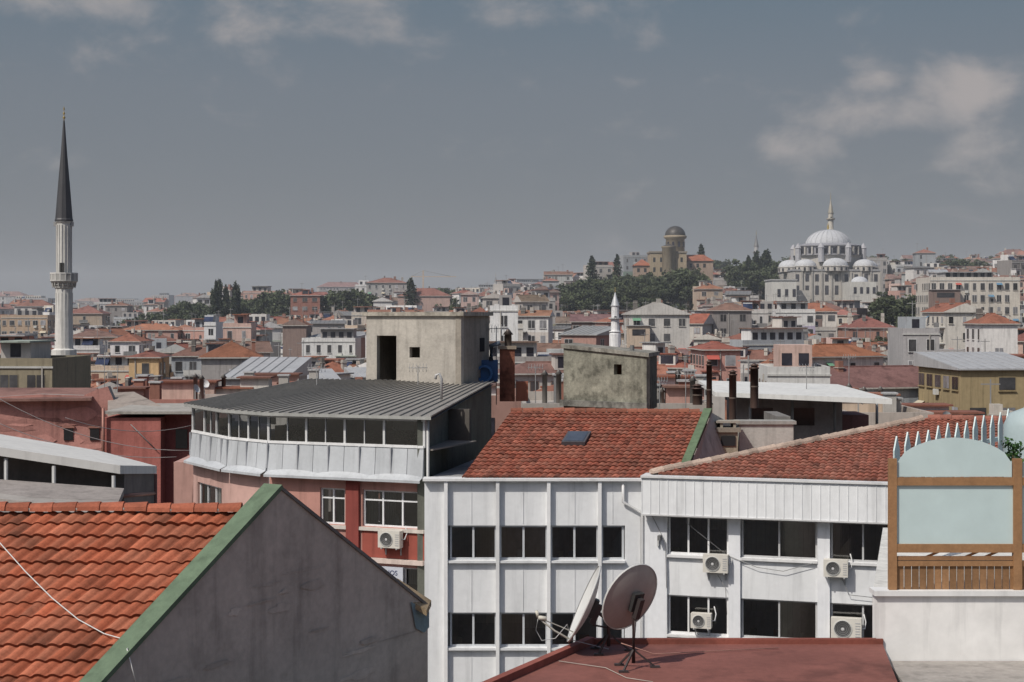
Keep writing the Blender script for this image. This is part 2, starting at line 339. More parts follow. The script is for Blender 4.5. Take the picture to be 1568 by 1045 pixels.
KEEP=[(1165,1350,565,30,464),(965,1100,600,30,432),(85,115,158,6,640),(926,957,240,9,522),
 (860,1060,555,42,478),(195,300,520,36,492),(280,450,535,42,484),(500,562,545,28,470),(1130,1200,612,34,425),(1340,1405,415,18,474),(1455,1510,660,25,408)]
for s in SPEC: KEEP.append((s[1],s[2],s[4],s[5]/2+7,s[9]))
cnt=0; HOLES=[]
for (n,u0,u1,vt,d,l,wc,rt,rc,vc) in SPEC:
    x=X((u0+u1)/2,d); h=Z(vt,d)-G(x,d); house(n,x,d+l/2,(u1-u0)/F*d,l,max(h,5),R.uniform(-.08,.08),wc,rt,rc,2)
y=100.
while y<1000:
    near=y<135
    sp=(12 if near else 9.6)+y*.004; x=-.37*y-15
    while x<.37*y+15:
        w=R.uniform(7,12) if near else R.choice((R.uniform(4.5,7),R.uniform(5,8.5),R.uniform(7,14))); l=R.uniform(7,10) if near else R.uniform(5.5,8.5)
        n=R.choice((3,4,4,5)) if near else R.choice((2,2,3,3,4,5))
        xx=x+w/2; yy=y+R.uniform(-2.5,2.5); x+=w+R.uniform(.1,2.4)
        h=n*2.9+.4+R.uniform(-1.3,1.3); gz=G(xx,yy); u=UC+F*xx/yy; hw=F*(w/2+1)/yy; ok=True
        if yy>650: h=min(h,R.uniform(5,10))
        for (a,b,d,rad,vc) in KEEP:
            if u+hw>a and u-hw<b:
                if abs(yy-d)<rad: ok=False;break
                if yy<d:
                    zl=Z(vc,yy)-2.2
                    if gz+h>zl: h=zl-gz
        if not ok: continue
        if h<2.2 or R.random()<.07: HOLES.append((xx,yy)); continue
        rt=R.choices(('hip','gable','flat','shed'),(4,4,4,1.2))[0]
        nm={'hip':'tiled_roof_house','gable':'gabled_house','flat':'flat_roof_apartment_block','shed':'metal_roof_house'}[rt]
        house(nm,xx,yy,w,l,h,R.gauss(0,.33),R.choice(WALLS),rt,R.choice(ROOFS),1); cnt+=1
    y+=sp
for k in range(170):
    yy=R.uniform(1050,2500); u=R.uniform(-60,900); xx=X(u,yy)
    house('distant_apartment_block',xx,yy,R.uniform(14,40),14,R.uniform(6,20),R.uniform(-.3,.3),R.choice(((.32,.32,.34),(.35,.33,.33),(.27,.28,.31),(.42,.41,.41))),R.choice(('flat','hip')),(.22,.14,.12),1)  # greyish wall palette, aerial haze painted into the farthest blocks
print('houses',cnt)
# ---------------------------------------------------------------- trees
def rnd_unit():
    while True:
        v=Vector((R.uniform(-1,1),R.uniform(-1,1),R.uniform(-1,1)))
        if .05<v.length<1: return v.normalized()
def leaves(vs,fs,cs,c,r,n,size,base,flat=.8):
    for _ in range(n):
        d=rnd_unit(); p=c+Vector((d.x,d.y,d.z*flat))*r*(R.random()**.4)
        a=rnd_unit(); b=a.cross(rnd_unit())
        if b.length<.1: continue
        b.normalize(); s=size*R.uniform(.6,1.3); k=len(vs)
        vs.extend([p-a*s,p+b*s*.6,p+a*s,p-b*s*.6]); fs.append((k,k+1,k+2,k+3))
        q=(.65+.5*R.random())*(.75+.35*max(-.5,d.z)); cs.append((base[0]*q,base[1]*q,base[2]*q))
def tree_mesh(kind):
    m=MB(); vs=[];fs=[];cs=[]
    if kind=='cypress':
        m.lathe((0,0,0),[(.25,-3),(.2,2),(.05,11)],6,'bark',(.1,.07,.05))
        for k in range(22):
            t=k/21; z=1.2+t*10.6; rr=1.5*math.sin(math.pi*min(1,(t*.85+.12)))**.8
            leaves(vs,fs,cs,Vector((R.uniform(-.25,.25),R.uniform(-.25,.25),z)),max(.25,rr),60,.3,(.04,.055,.03),1.1)
    elif kind=='poplar':
        m.lathe((0,0,0),[(.3,-3),(.22,3),(.05,11)],6,'bark',(.12,.09,.07))
        for k in range(30):
            t=R.random(); z=2.5+t*9; rr=R.uniform(.7,1.1)*(1.2-.6*t); a=R.uniform(0,6.28); o=R.uniform(0,1.2)*(1-.5*t)
            leaves(vs,fs,cs,Vector((math.cos(a)*o,math.sin(a)*o,z)),rr,55,.3,(.045,.06,.032),1.3)
    else:
        m.lathe((0,0,0),[(.45,-3),(.32,1),(.22,4.5),(.1,7)],7,'bark',(.11,.085,.065))
        cl=[]; ax_,az_=R.uniform(3.2,4.6),R.uniform(2.4,3.6)
        for k in range(26):
            a=R.uniform(0,6.28); o=ax_*R.random()**.6; z=5.8+R.uniform(-2.8,az_)*(1-.11*o); c=Vector((math.cos(a)*o,math.sin(a)*o,z)); cl.append(c)
            q=R.uniform(.65,1.5); leaves(vs,fs,cs,c,R.uniform(.7,1.5),70,.34,(.06*q,.074*q,.036*q),.75)
        for c in cl[:9]: m.tube([(0,0,2.5),(c.x*.4,c.y*.4,4.2),tuple(c)],.14,'bark',(.11,.085,.065),4,.03)
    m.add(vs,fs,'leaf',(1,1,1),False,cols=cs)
    ob=m.obj('t'); me=ob.data; bpy.data.objects.remove(ob); return me
TM={'broad':[tree_mesh('broad') for _ in range(7)],'cypress':[tree_mesh('cypress') for _ in range(2)],'poplar':[tree_mesh('poplar') for _ in range(2)]}
def tree(kind,x,y,h,z=None,wd=1.):
    nm={'broad':'broadleaf_tree','cypress':'cypress_tree','poplar':'poplar_tree'}[kind]
    ob=bpy.data.objects.new(nm,R.choice(TM[kind])); scene.collection.objects.link(ob)
    Hh={'broad':9.3,'cypress':12.3,'poplar':12.}[kind]; s=h/Hh
    ob.location=(x,y,G(x,y) if z is None else z); ob.scale=(s*wd*R.uniform(.85,1.2),s*wd*R.uniform(.85,1.2),s); ob.rotation_euler=(0,0,R.uniform(0,6.28))
def tree_uv(kind,u,vt,d,wd=1.):
    x=X(u,d); h=Z(vt,d)-G(x,d)
    if h>3: tree(kind,x,d,h,wd=wd)
for (u,v,d) in((331,428,500),(336,426,504),(346,434,502),(359,430,503),(364,436,505),(327,440,498)): tree_uv('poplar',u,v,d,.55)
for (u,v) in((907,391),(945,388)): tree_uv('cypress',u,v,590)
tree_uv('cypress',1074,373,620);tree_uv('cypress',1146,390,590);tree_uv('poplar',1160,384,600);tree_uv('poplar',1172,380,600);tree_uv('cypress',629,424,560);tree_uv('cypress',519,464,500,.6)
def mass(u0,u1,v0,v1,d0,d1,n,hm=18):
    for _ in range(n):
        u=R.uniform(u0,u1); d=R.uniform(d0,d1); x=X(u,d); v=R.uniform(v0,v1); h=Z(v,d)-G(x,d)
        tree('broad',x,d,max(6,min(h,hm)))
mass(860,1060,415,455,545,592,75); mass(865,1010,430,475,515,545,45,13); mass(280,445,454,480,510,570,60,14); mass(380,445,442,456,540,570,10); mass(200,300,466,490,490,548,34,12); mass(506,560,438,462,525,570,18)
mass(1132,1200,392,418,585,640,26); mass(1345,1400,442,460,402,430,9); mass(1462,1506,391,400,640,680,9); mass(1040,1062,405,425,540,550,5); mass(1380,1430,388,404,700,740,5); mass(690,745,447,470,500,560,8)
mass(560,860,436,448,640,760,20); mass(0,260,468,480,700,950,40,12); mass(1090,1568,388,402,760,860,30)
mass(0,1568,500,600,200,480,80,8)
for (x,y_) in HOLES:
    if R.random()<.6 and abs(UC+F*x/y_-1255)>90 and abs(UC+F*x/y_-942)>18: tree('broad',x,y_,R.uniform(5,9))
# ---------------------------------------------------------------- minaret
def minaret(name,u,d,rows,s,stone=(.56,.55,.52),spire=(.075,.075,.08)):
    rt=root(name); x=X(u,d); zz=lambda v:Z(v,d); tip,ct,cb,bal,ring,bot=rows; e=(cb-ct)/150. if d>200 else 1.; e=min(1,e)
    m=MB(); r=s
    m.lathe((x,d,0),[(r*1.45,GZ if d<200 else zz(bot)-25),(r*1.45,zz(ring+28*e)),(r*1.25,zz(ring+16*e)),(r*1.2,zz(ring+8*e)),(r*1.5,zz(ring+6*e)),(r*1.5,zz(ring-4*e)),(r*1.1,zz(ring-6*e)),(r,zz(bal+20*e)),(r*1.02,zz(bal+14*e))],16,'plaster',stone,False)
    for k in range(16):
        M=Matrix.Translation((x,d,0))@Matrix.Rotation(2*math.pi*k/16,4,'Z')
        m.box(r*.95,r*1.04,-.035*r,.035*r,zz(ring-6*e),zz(bal+20*e),'plaster',tuple(c*.85 for c in stone),M); m.box(r*.86,r*.95,-.035*r,.035*r,zz(bal),zz(cb+10*e),'plaster',tuple(c*.85 for c in stone),M)
    m.obj('shaft',rt)
    m=MB(); m.lathe((x,d,0),[(r*1.02,zz(bal+14*e)),(r*1.15,zz(bal+12*e)),(r*1.15,zz(bal+10*e)),(r*1.3,zz(bal+8*e)),(r*1.3,zz(bal+6*e)),(r*1.5,zz(bal+4*e)),(r*1.65,zz(bal+2*e)),(r*1.65,zz(bal)),(r*.9,zz(bal)+.01)],16,'plaster',tuple(c*.8 for c in stone),False)
    for k in range(16):
        a=2*math.pi*k/16; M=Matrix.Translation((x,d,0))@Matrix.Rotation(a,4,'Z'); m.box(r*1.52,r*1.64,-r*.06,r*.06,zz(bal),zz(bal-11*e),'plaster',stone,M)
        a=a+math.pi/16; M=Matrix.Translation((x,d,0))@Matrix.Rotation(a,4,'Z'); m.box(r*1.54,r*1.59,-r*.27,r*.27,zz(bal)+.002,zz(bal-9*e),'plaster',tuple(c*.6 for c in stone),M)
        m.lathe((x+math.cos(a)*r*1.35,d+math.sin(a)*r*1.35,0),[(.02*r,zz(bal+12*e)),(.12*r,zz(bal+6*e)),(.16*r,zz(bal+2*e))],5,'plaster',tuple(c*.65 for c in stone))
    m.lathe((x,d,0),[(r*1.66,zz(bal-9*e)),(r*1.66,zz(bal-11*e)),(r*1.5,zz(bal-11*e)),(r*1.5,zz(bal-9*e))],16,'plaster',stone,False)
    m.obj('balcony',rt)
    m=MB(); m.lathe((x,d,0),[(r*.92,zz(bal)),(r*.88,zz(cb+8*e)),(r*1.0,zz(cb+6*e)),(r*1.0,zz(cb+4*e))],16,'plaster',stone,False)
    m.box(x-.25*r,x+.25*r,d-r*.95,d-r*.8,zz(bal),zz(bal-26*e),'dark',(.05,.05,.05))
    for sx in(-1,1): m.box(x+sx*r*1.05-.15*r,x+sx*r*1.05+.15*r,d-r*.3,d,zz(cb+12*e),zz(cb+5*e),'paint',(.3,.3,.3))
    m.obj('upper_shaft',rt)
    m=MB(); m.lathe((x,d,0),[(r*1.12,zz(cb+4*e)),(r*1.12,zz(cb+2*e)),(r*1.05,zz(cb)),(r*.72,zz(cb+(ct-cb)*.35)),(r*.4,zz(cb+(ct-cb)*.65)),(r*.1,zz(ct))],12,'metal',spire,False); m.obj('spire',rt)
    m=MB(); L=zz(tip)-zz(ct); m.lathe((x,d,zz(ct)),[(.06*r,-.2*L),(.06*r,.1*L),(.2*r,.2*L),(.06*r,.3*L),(.05*r,.4*L),(.15*r,.5*L),(.04*r,.6*L),(.03*r,.7*L),(.1*r,.78*L),(.01,L)],8,'metal',(.35,.26,.1)); m.obj('finial',rt)
minaret('mosque_minaret',98,160,(163,185,335,429,540,595),.84)
minaret('small_minaret',942,240,(440,448,468,488,508,520),.62,(.72,.72,.72),(.5,.51,.52))
minaret('slender_minaret',1158,700,(352,360,377,387,398,405),1.0,(.42,.42,.42),(.2,.2,.2))
minaret('slender_minaret',759,800,(418,424,432,440,450,455),.7,(.5,.5,.5),(.2,.2,.2))
# ---------------------------------------------------------------- mosque on hill
def mosque():
    rt=root('domed_mosque'); d=560; cy=d+14; cx=X(1268,cy)
    st=(.43,.41,.38); ld=(.44,.45,.47)
    Zr=lambda v:Z(v,d+6)
    m=MB()
    m.box(cx-15.5,cx+15.5,cy-15,cy+15,G(cx,cy)-6,Zr(416),'plaster',st)
    for k in range(9):
        x=cx-14+28*k/8
        m.box(x-.65,x+.65,cy-15.06,cy-14.9,Zr(432),Zr(421),'farglass',(.06,.06,.07)); m.box(x-.65,x+.65,cy-15.06,cy-14.9,Zr(452),Zr(438),'farglass',(.06,.06,.07))
        m.box(x+1.4,x+1.9,cy-15.5,cy-15,Zr(475),Zr(417),'plaster',tuple(c*.85 for c in st))
    m.box(cx-15.8,cx+15.8,cy-15.3,cy+15.3,Zr(416),Zr(413.5),'plaster',(.3,.3,.31)); m.obj('prayer_hall',rt)
    m=MB(); m.lathe((cx,cy,0),[(12.4,Zr(416)),(12.4,Zr(394)),(12.8,Zr(393)),(12.8,Zr(391))],8,'plaster',st,False,a0=math.pi/8,a1=2*math.pi+math.pi/8)
    m.lathe((cx,cy,0),[(12.8,Zr(391)),(11.6,Zr(390)),(11.6,Zr(378)),(12.2,Zr(377)),(12.2,Zr(375.5)),(8.5,Zr(372))],24,'plaster',(.26,.26,.28),False)
    for k in range(24):
        a=2*math.pi*k/24; M=Matrix.Translation((cx,cy,0))@Matrix.Rotation(a,4,'Z'); m.box(11.3,11.7,-.6,.6,Zr(388),Zr(380),'farglass',(.03,.03,.04),M); m.box(11.6,12.3,1.0,1.6,Zr(390),Zr(378),'plaster',st,M)
    for k in range(8):
        a=2*math.pi*(k+.5)/8; x=cx+12.8*math.cos(a);y=cy+12.8*math.sin(a); m.lathe((x,y,0),[(1.1,Zr(402)),(1.1,Zr(381)),(1.3,Zr(380)),(.9,Zr(377)),(.1,Zr(372))],8,'plaster',(.36,.36,.38),False)
    m.obj('drum',rt)
    m=MB(); hd=Zr(350)-Zr(375); prof=[(8.3*math.cos(t*math.pi/20),Zr(375)+hd*math.sin(t*math.pi/20)) for t in range(10)]+[(.05,Zr(350))]
    m.lathe((cx,cy,0),[(8.7,Zr(379)),(8.7,Zr(375.5))]+prof,24,'plaster',ld); m.lathe((cx,cy,0),[(.3,Zr(350)),(.4,Zr(346)),(.05,Zr(340))],6,'metal',(.4,.3,.1))
    for k in range(24):
        a=2*math.pi*k/24
        for t in range(9):
            r0,z0=prof[t];r1,z1=prof[t+1]; m.bar((cx+r0*math.cos(a),cy+r0*math.sin(a),z0),(cx+r1*math.cos(a),cy+r1*math.sin(a),z1),.14,.2,'plaster',(.34,.35,.37))
    m.obj('main_dome',rt)
    m=MB()
    for (x,y,r) in((cx,cy-13,4.6),(cx-10.5,cy-12,3.9),(cx+10.5,cy-12,3.9),(cx-14,cy,4.2),(cx+14,cy,4.2)):
        m.lathe((x,y,0),[(r*1.03,Zr(416)),(r*1.03,Zr(410)),(r*1.08,Zr(409)),(r,Zr(408))],12,'plaster',st,False)
        m.lathe((x,y,0),[(r*math.cos(t*math.pi/12),Zr(408)+r*.62*math.sin(t*math.pi/12)) for t in range(6)]+[(.05,Zr(408)+r*.62)],14,'plaster',ld)
        for k in range(12):
            a=2*math.pi*(k+.5)/12; M=Matrix.Translation((x,y,0))@Matrix.Rotation(a,4,'Z'); m.box(r*.99,r*1.04,-.35,.35,Zr(415),Zr(410.5),'farglass',(.04,.04,.05),M)
    m.obj('half_domes',rt)
    m=MB(); x0=X(1180,540);x1=X(1218,540); m.box(x0,x1,538,552,G(x0,545)-5,Z(430,540),'plaster',(.56,.55,.52)); m.box(x0-.3,x1+.3,537.7,552.3,Z(430,540),Z(428,540),'plaster',(.38,.38,.38))
    x2=X(1238,545);m.box(x1,x2,543,556,G(x0,545)-5,Z(445,545),'plaster',st)
    for k in range(3):
        xx=x0+2+k*2.6; m.box(xx,xx+1.1,537.93,538.1,Z(455,538),Z(443,538),'farglass',(.05,.05,.06))
    x3=X(1300,545);x4=X(1340,545); m.box(x3,x4,543,556,G(x3,545)-5,Z(432,545),'plaster',(.50,.49,.46)); m.lathe(((x3+x4)/2,549,Z(432,545)),[(3.*math.cos(t*math.pi/12),2.*math.sin(t*math.pi/12)) for t in range(6)]+[(.05,2.)],14,'plaster',ld)
    for k in range(4):
        xx=x3+1.2+k*2.2; m.box(xx,xx+1.,542.93,543.1,Z(450,543),Z(440,543),'farglass',(.05,.05,.06))
    m.obj('annexes',rt)
mosque()
minaret('domed_mosque_minaret',1272,595,(295,306,326,336,352,360),1.0,(.50,.47,.41),(.36,.33,.27))
def tower():
    rt=root('domed_stone_tower'); d=600; cx=X(1036,d); cy=d+5; Zr=lambda v:Z(v,d); st=(.30,.25,.18)
    m=MB(); m.lathe((cx,cy,0),[(3.6,G(cx,cy)-3),(3.6,Zr(366)),(4.3,Zr(364)),(4.5,Zr(361)),(3.9,Zr(360))],20,'plaster',st)
    for k in range(10):
        a=2*math.pi*k/10; M=Matrix.Translation((cx,cy,0))@Matrix.Rotation(a,4,'Z'); m.box(3.5,3.66,-.4,.4,Zr(378),Zr(370),'farglass',(.03,.03,.04),M); m.box(3.5,3.66,-.35,.35,Zr(395),Zr(388),'farglass',(.03,.03,.04),M)
    m.obj('drum',rt)
    m=MB(); m.lathe((cx,cy,Zr(360)),[(4.0*math.cos(t*math.pi/16),3.7*math.sin(t*math.pi/16)) for t in range(8)]+[(.05,3.7)],20,'metal',(.07,.065,.06)); m.obj('dome',rt)
    m=MB(); x0=X(995,d);x1=X(1050,d); m.box(x0,x1,d-3,d+10,G(cx,cy)-6,Zr(388),'plaster',(.33,.27,.19)); m.box(x0-.3,x1+.3,d-3.3,d+10.3,Zr(388),Zr(385.5),'plaster',(.25,.22,.18))
    m.lathe((x0+7,d-3,0),[(2.6,G(cx,cy)-6),(2.6,Zr(381)),(2.9,Zr(380)),(2.9,Zr(378))],12,'plaster',(.31,.26,.19)); m.lathe((x0+7,d-3,0),[(2.7,Zr(378)),(.1,Zr(374))],12,'metal',(.09,.08,.07))
    for k in range(5):
        for v in(395,410): xx=x0+1+k*2.6; m.box(xx,xx+.9,d-3.06,d-2.9,Zr(v+7),Zr(v),'farglass',(.04,.04,.04))
    m.obj('stone_wing',rt)
    for (a,b,vt,dd) in((1042,1092,400,d+2),(972,997,407,d+1)):
        m=MB(); xa=X(a,dd);xb=X(b,dd); m.box(xa,xb,dd,dd+10,G(cx,cy)-6,Z(vt,dd),'plaster',(.33,.25,.2)); z=Z(vt,dd)
        m.add([(xa-.5,dd-.5,z),(xb+.5,dd-.5,z),(xb+.5,dd+10.5,z),(xa-.5,dd+10.5,z),(xa+3,dd+5,z+2.6),(xb-3,dd+5,z+2.6)],[(0,1,5,4),(1,2,5),(2,3,4,5),(3,0,4)],'tile',ROOFS[2])
        for k in range(int((xb-xa)/2.6)): m.box(xa+.9+k*2.6,xa+1.9+k*2.6,dd-.06,dd+.1,z-2.5,z-1,'farglass',(.04,.04,.04))
        m.obj('tiled_wing',rt)
tower()
m=MB(); x=X(648,760); zc=Z(424,760); m.bar((x,760,-10),(x,760,zc+3),.6,.6,'paint',(.45,.36,.28)); m.bar((x-6,760,zc),(x+16,760,zc),.4,.35,'paint',(.45,.36,.28)); m.tube([(x-6,760,zc),(x,760,zc+3),(x+14,760,zc)],.1,'paint',(.3,.3,.3),4); m.obj('tower_crane')
# ================================================================ FOREGROUND
rt=root('gabled_tile_house'); gx,gy,sl=.527,.85,.617; pk=P(430,750,24); gv=Vector((gx,gy,0)); inn=Vector((-.85,.527,0))*.28
m=MB()
prof=[(-5.4,-5.4*sl),(0,0),(3.93,-3.93*sl)]
out=[pk+gv*a+Vector((0,0,b)) for a,b in prof]; fr=[out[0],out[1],out[2],Vector((out[2].x,out[2].y,GZ)),Vector((out[0].x,out[0].y,GZ))]
vs=fr+[p+inn for p in fr]; GW=(.47,.42,.365); m.add(vs,[(4,3,2,1,0),(5,6,7,8,9)]+[(i,(i+1)%5,5+(i+1)%5,5+i) for i in range(5)],'render',GW)
nrm=Vector((.85,-.527,0))
for kk in range(30):
    a=R.uniform(-3.6,3.2); zt=-.7-abs(a)*sl-R.uniform(0,2.8); wv=R.uniform(.1,.7); hv=R.uniform(.015,.09); p=pk+gv*a+Vector((0,0,zt))+nrm*(.004+.0006*kk)
    q=R.choice((.82,.9,.94,1.07,1.12)); n=13; pts=[]
    for k in range(n): t=2*math.pi*k/n; rr=R.uniform(.6,1.25); pts.append(p+gv*math.cos(t)*wv*rr+Vector((0,0,math.sin(t)*hv*rr)))
    m.face(pts,'render',tuple(c*q for c in GW))
m.obj('gable_wall',rt)
m=MB(); up=Vector((0,0,.05)); c=inn*.5
m.bar(out[0]+c+up,out[1]+c+up,.36,.07,'render',(.125,.175,.115)); m.bar(out[1]+c+up*.4,out[2]+c+up*.4,.34,.05,'render',(.17,.16,.15)); m.obj('verge_capping',rt)
m=MB(); pr_=out[2]+Vector((-.15,-.3,.1)); slab_pts=[pr_+Vector((-.5,0,.3)),pr_+Vector((.15,-.1,-.08)),pr_+Vector((.2,.5,-.02)),pr_+Vector((-.4,.6,.35))]
m.add(slab_pts+[p-Vector((0,0,.1)) for p in slab_pts],[(0,1,2,3),(0,4,5,1),(1,5,6,2),(2,6,7,3),(3,7,4,0)],'clay',(.32,.24,.15)); m.face([out[2]+nrm*.03+Vector((0,0,-.05)),out[2]+nrm*.03-gv*.55+Vector((0,0,.18)),out[2]+nrm*.03-gv*.4+Vector((0,0,-.3)),out[2]+nrm*.03-gv*.15+Vector((0,0,-.42)),out[2]+nrm*.03+Vector((0,0,-.35))],'render',(.2,.27,.29)); m.obj('eave_patch',rt)
m=MB(); Or=Vector((pk.x-14.3,24.02,-3.05)); Vv=Vector((-gx,-gy,-sl))*5.4
tile_roof(m,Or,(14.15,0,0),Vv,tw=.20,tl=.30,amp=.042,col=(.38,.115,.06)); m.obj('front_roof_tiles',rt)
m=MB(); caps(m,Or+Vector((0,0,.03)),Or+Vector((14.0,0,.03)),.11,.36,(.37,.115,.065)); m.obj('ridge_tiles',rt)
m=MB(); Vb=Vector((gx,gy,-sl))*3.9; m.face([Or,Or+Vector((14.1,0,0)),Or+Vector((14.1,0,0))+Vb,Or+Vb],'clay',(.35,.11,.06)); fl=Or+Vv; bl=Or+Vb
m.prism([(fl.x,fl.y+.3),(fl.x+14.1,fl.y+.3),(bl.x+14.05,bl.y-.2),(bl.x,bl.y-.2)],GZ,bl.z-.9,'render',(.4,.37,.34)); m.obj('rear_roof_and_walls',rt)
m=MB()
def onroof(u,v,lift=.09):
    k=(v-480)/2400; return P(u,v,(3.05+.726*24.02)/(.726+k))+Vector((0,-.02,lift))
m.tube([onroof(a,b) for a,b in((-30,815),(0,840),(40,885),(80,925),(120,958),(160,980),(195,990),(207,998))]+[pk-gv*3.2+Vector((0,0,-3.2*sl+.12)),pk-gv*3.15+Vector((.1,-.08,-3.15*sl-.35))],.009,'paint',(.6,.6,.58),5); m.obj('roof_cable',rt)
# ---- penthouse building
rt=root('pink_penthouse_building')
A=(X(650,55),55.);B=(X(412,57.3),57.3);C=(X(352,59),59.);D=(X(296,62.5),62.5)
segs=[Fac(D,C),Fac(C,B),Fac(B,A)]
ze=-3.6; zg=-4.72; zb=-5.85
PK=(.46,.24,.20); PNL=(.52,.54,.56)
wm=MB();fm=MB();gm=MB();im=MB();cm=MB()
for si,f in enumerate(segs):
    L=f.L
    n=max(2,round(L/1.42))
    for k in range(n+1):
        s=L*k/n; f.box(fm,s-.04,s+.04,zg,ze-.05,-.06,.05,'white_paint',(.6,.6,.6))
    f.box(fm,0,L,zg-.02,zg+.07,-.05,.09,'white_paint',(.72,.72,.72)); f.box(fm,0,L,ze-.2,ze-.12,-.04,.04,'white_paint',(.6,.6,.6))
    for k in range(n):
        if R.random()<.6: s=L*(k+.5)/n; f.box(fm,s-.02,s+.02,zg+.07,ze-.2,-.03,.03,'white_paint',(.5,.5,.5))
        if R.random()<.35: f.box(im,L*k/n+.1,L*(k+R.uniform(.4,.9))/n,ze-R.uniform(.4,1.),ze-.1,-.5,-.46,'dark',(.3,.29,.27))
        if R.random()<.6: a=L*(k+.3)/n; f.box(im,a,a+.5,zg-.05,zg+R.uniform(.2,.6),-1.4,-.9,'dark',R.choice(((.3,.2,.12),(.4,.4,.4),(.15,.2,.25))))
    gm.add([f.pt(0,zg),f.pt(L,zg),f.pt(L,ze-.1),f.pt(0,ze-.1)],[(0,1,2,3)],'glass',DK)
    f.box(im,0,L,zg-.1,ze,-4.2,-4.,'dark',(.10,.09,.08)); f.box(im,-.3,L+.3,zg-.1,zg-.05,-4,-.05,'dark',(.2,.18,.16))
    np=max(2,round(L/.62))
    for k in range(np):
        a=L*k/np;b=L*(k+1)/np
        v=[(a+.01,.0,zb+.05),(b-.01,0,zb+.05),(b-.01,.0,zg),(a+.01,0,zg),(a+.01,.16,zb+.05),(b-.01,.16,zb+.05),(b-.01,.06,zg-.03),(a+.01,.06,zg-.03)]
        q=R.uniform(.92,1.05); wm.add(v,[(4,5,6,7),(0,1,5,4),(1,2,6,5),(3,0,4,7),(2,3,7,6)],'metal',tuple(c*q for c in PNL),M=f.M)
        if k%2==0: f.box(wm,a-.02,a+.02,zb+.2,zg-.02,.09,.16,'metal',(.42,.43,.45))
    f.box(wm,-.02,L+.02,zb-.4,zb+.04,-.2,-.002,'plaster',(.5,.5,.5))
    nc=max(1,round(L/1.9))
    for k in range(nc):
        a=L*k/nc;b=L*(k+1)/nc;nn=10;v=[]
        for i in range(nn+1):
            t=i/nn; x=a+(b-a)*t; bow=math.sin(math.pi*t)**.7; v.append((x,.165,zb+.10+.10*bow)); v.append((x,.18+.26*(.85+.15*bow),zb+.0+.01*bow)); v.append((x,.18+.26*(.85+.15*bow),zb-.09+.01*bow))
        fs=[]
        for i in range(nn): fs+= [(i*3,i*3+3,i*3+4,i*3+1),(i*3+1,i*3+4,i*3+5,i*3+2)]
        cm.add(v,fs,'metal',(.50,.52,.54),M=f.M)
lower=segs
f=lower[2]; L=f.L
def uz(f,v,u): return f.z(v,f.su(u))
z1=uz(f,750,560);z0=uz(f,806,560);z3=uz(f,868,600);z4=uz(f,922,600)
wins=[(490,528),(555,645)]
def wallrow(f,mb,zt,zbm,wins,z0,z1,col,mat='plaster',o0=-.3):
    s=0
    f.box(mb,0,f.L,z1,zt,o0,0,mat,col); f.box(mb,0,f.L,zbm,z0,o0,0,mat,col)
    for a,b in wins:
        f.box(mb,s,a,z0,z1,o0,0,mat,col); s=b
    f.box(mb,s,f.L,z0,z1,o0,0,mat,col)
W1=[(f.su(a),min(f.L-.1,f.su(b))) for a,b in wins]
wallrow(f,wm,zb-.1,z3+.3,W1,z0,z1,PK)
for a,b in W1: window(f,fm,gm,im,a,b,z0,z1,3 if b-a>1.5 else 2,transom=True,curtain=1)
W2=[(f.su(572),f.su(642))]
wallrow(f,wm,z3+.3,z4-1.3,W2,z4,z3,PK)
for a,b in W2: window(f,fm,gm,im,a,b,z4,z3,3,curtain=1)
f.box(wm,0,f.L,GZ,z4-1.3,-.3,0,'plaster',PK)
f.box(wm,0,f.L,z0-.14,z0-.02,0,.1,'plaster',(.6,.55,.5)); f.box(wm,f.su(528)+.1,f.su(555)-.1,z4-3,z1+.3,0,.12,'plaster',(.24,.06,.05)); f.box(wm,0,f.L,z3+.12,z3+.28,0,.15,'plaster',(.6,.5,.45))
f.box(wm,f.su(555),f.L,z3+.3,z0-.15,0,.02,'plaster',(.30,.08,.06)); f.box(wm,0,f.su(528),z0-1.9,z0-.9,0,.02,'plaster',(.30,.08,.07))
for f2,w2 in((lower[0],[(.5,3.2)]),(lower[1],[])):
    zz0=uz(f2,790,310);zz1=uz(f2,740,310)
    w3=[(a,min(b,f2.L-.3)) for a,b in w2]
    wallrow(f2,wm,zb-.1,GZ,w3,zz0,zz1,(.50,.32,.28))
    for a,b in w3: window(f2,fm,gm,im,a,b,zz0,zz1,3,curtain=1)
wm.obj('walls',rt);fm.obj('window_frames',rt);gm.obj('glazing',rt);im.obj('interior',rt);cm.obj('scalloped_canopy',rt)
m=MB(); Bl=Vector((X(478,68),68,Z(581,68)));Br=Vector((X(756,68),68,Z(585,68)))
def ov(p,dx,dy): return Vector((p[0]+dx,p[1]+dy,ze))
front=[ov(D,-.35,-.1),ov(C,-.25,-.4),ov(B,-.1,-.5),ov(A,.25,-.5)]
ls=[0]
for a,b in zip(front,front[1:]): ls.append(ls[-1]+(b-a).length)
def fp(t):
    q=t*ls[-1]
    for i in range(3):
        if q<=ls[i+1]+1e-6: return front[i].lerp(front[i+1],(q-ls[i])/(ls[i+1]-ls[i]))
ts=sorted(set([i/34 for i in range(35)]+[ls[1]/ls[3],ls[2]/ls[3]]))
for a,b in zip(ts,ts[1:]):
    p,q,r,s=fp(a),fp(b),Bl.lerp(Br,b),Bl.lerp(Br,a); k_=R.uniform(.92,1.06); m.face([p,q,r,s],'metal',(.31*k_,.29*k_,.26*k_)); d_=Vector((0,0,-.11)); m.face([p+d_,q+d_,q,p],'metal',(.40,.40,.38)); m.face([s+d_,r+d_,q+d_,p+d_],'metal',(.3,.3,.3))
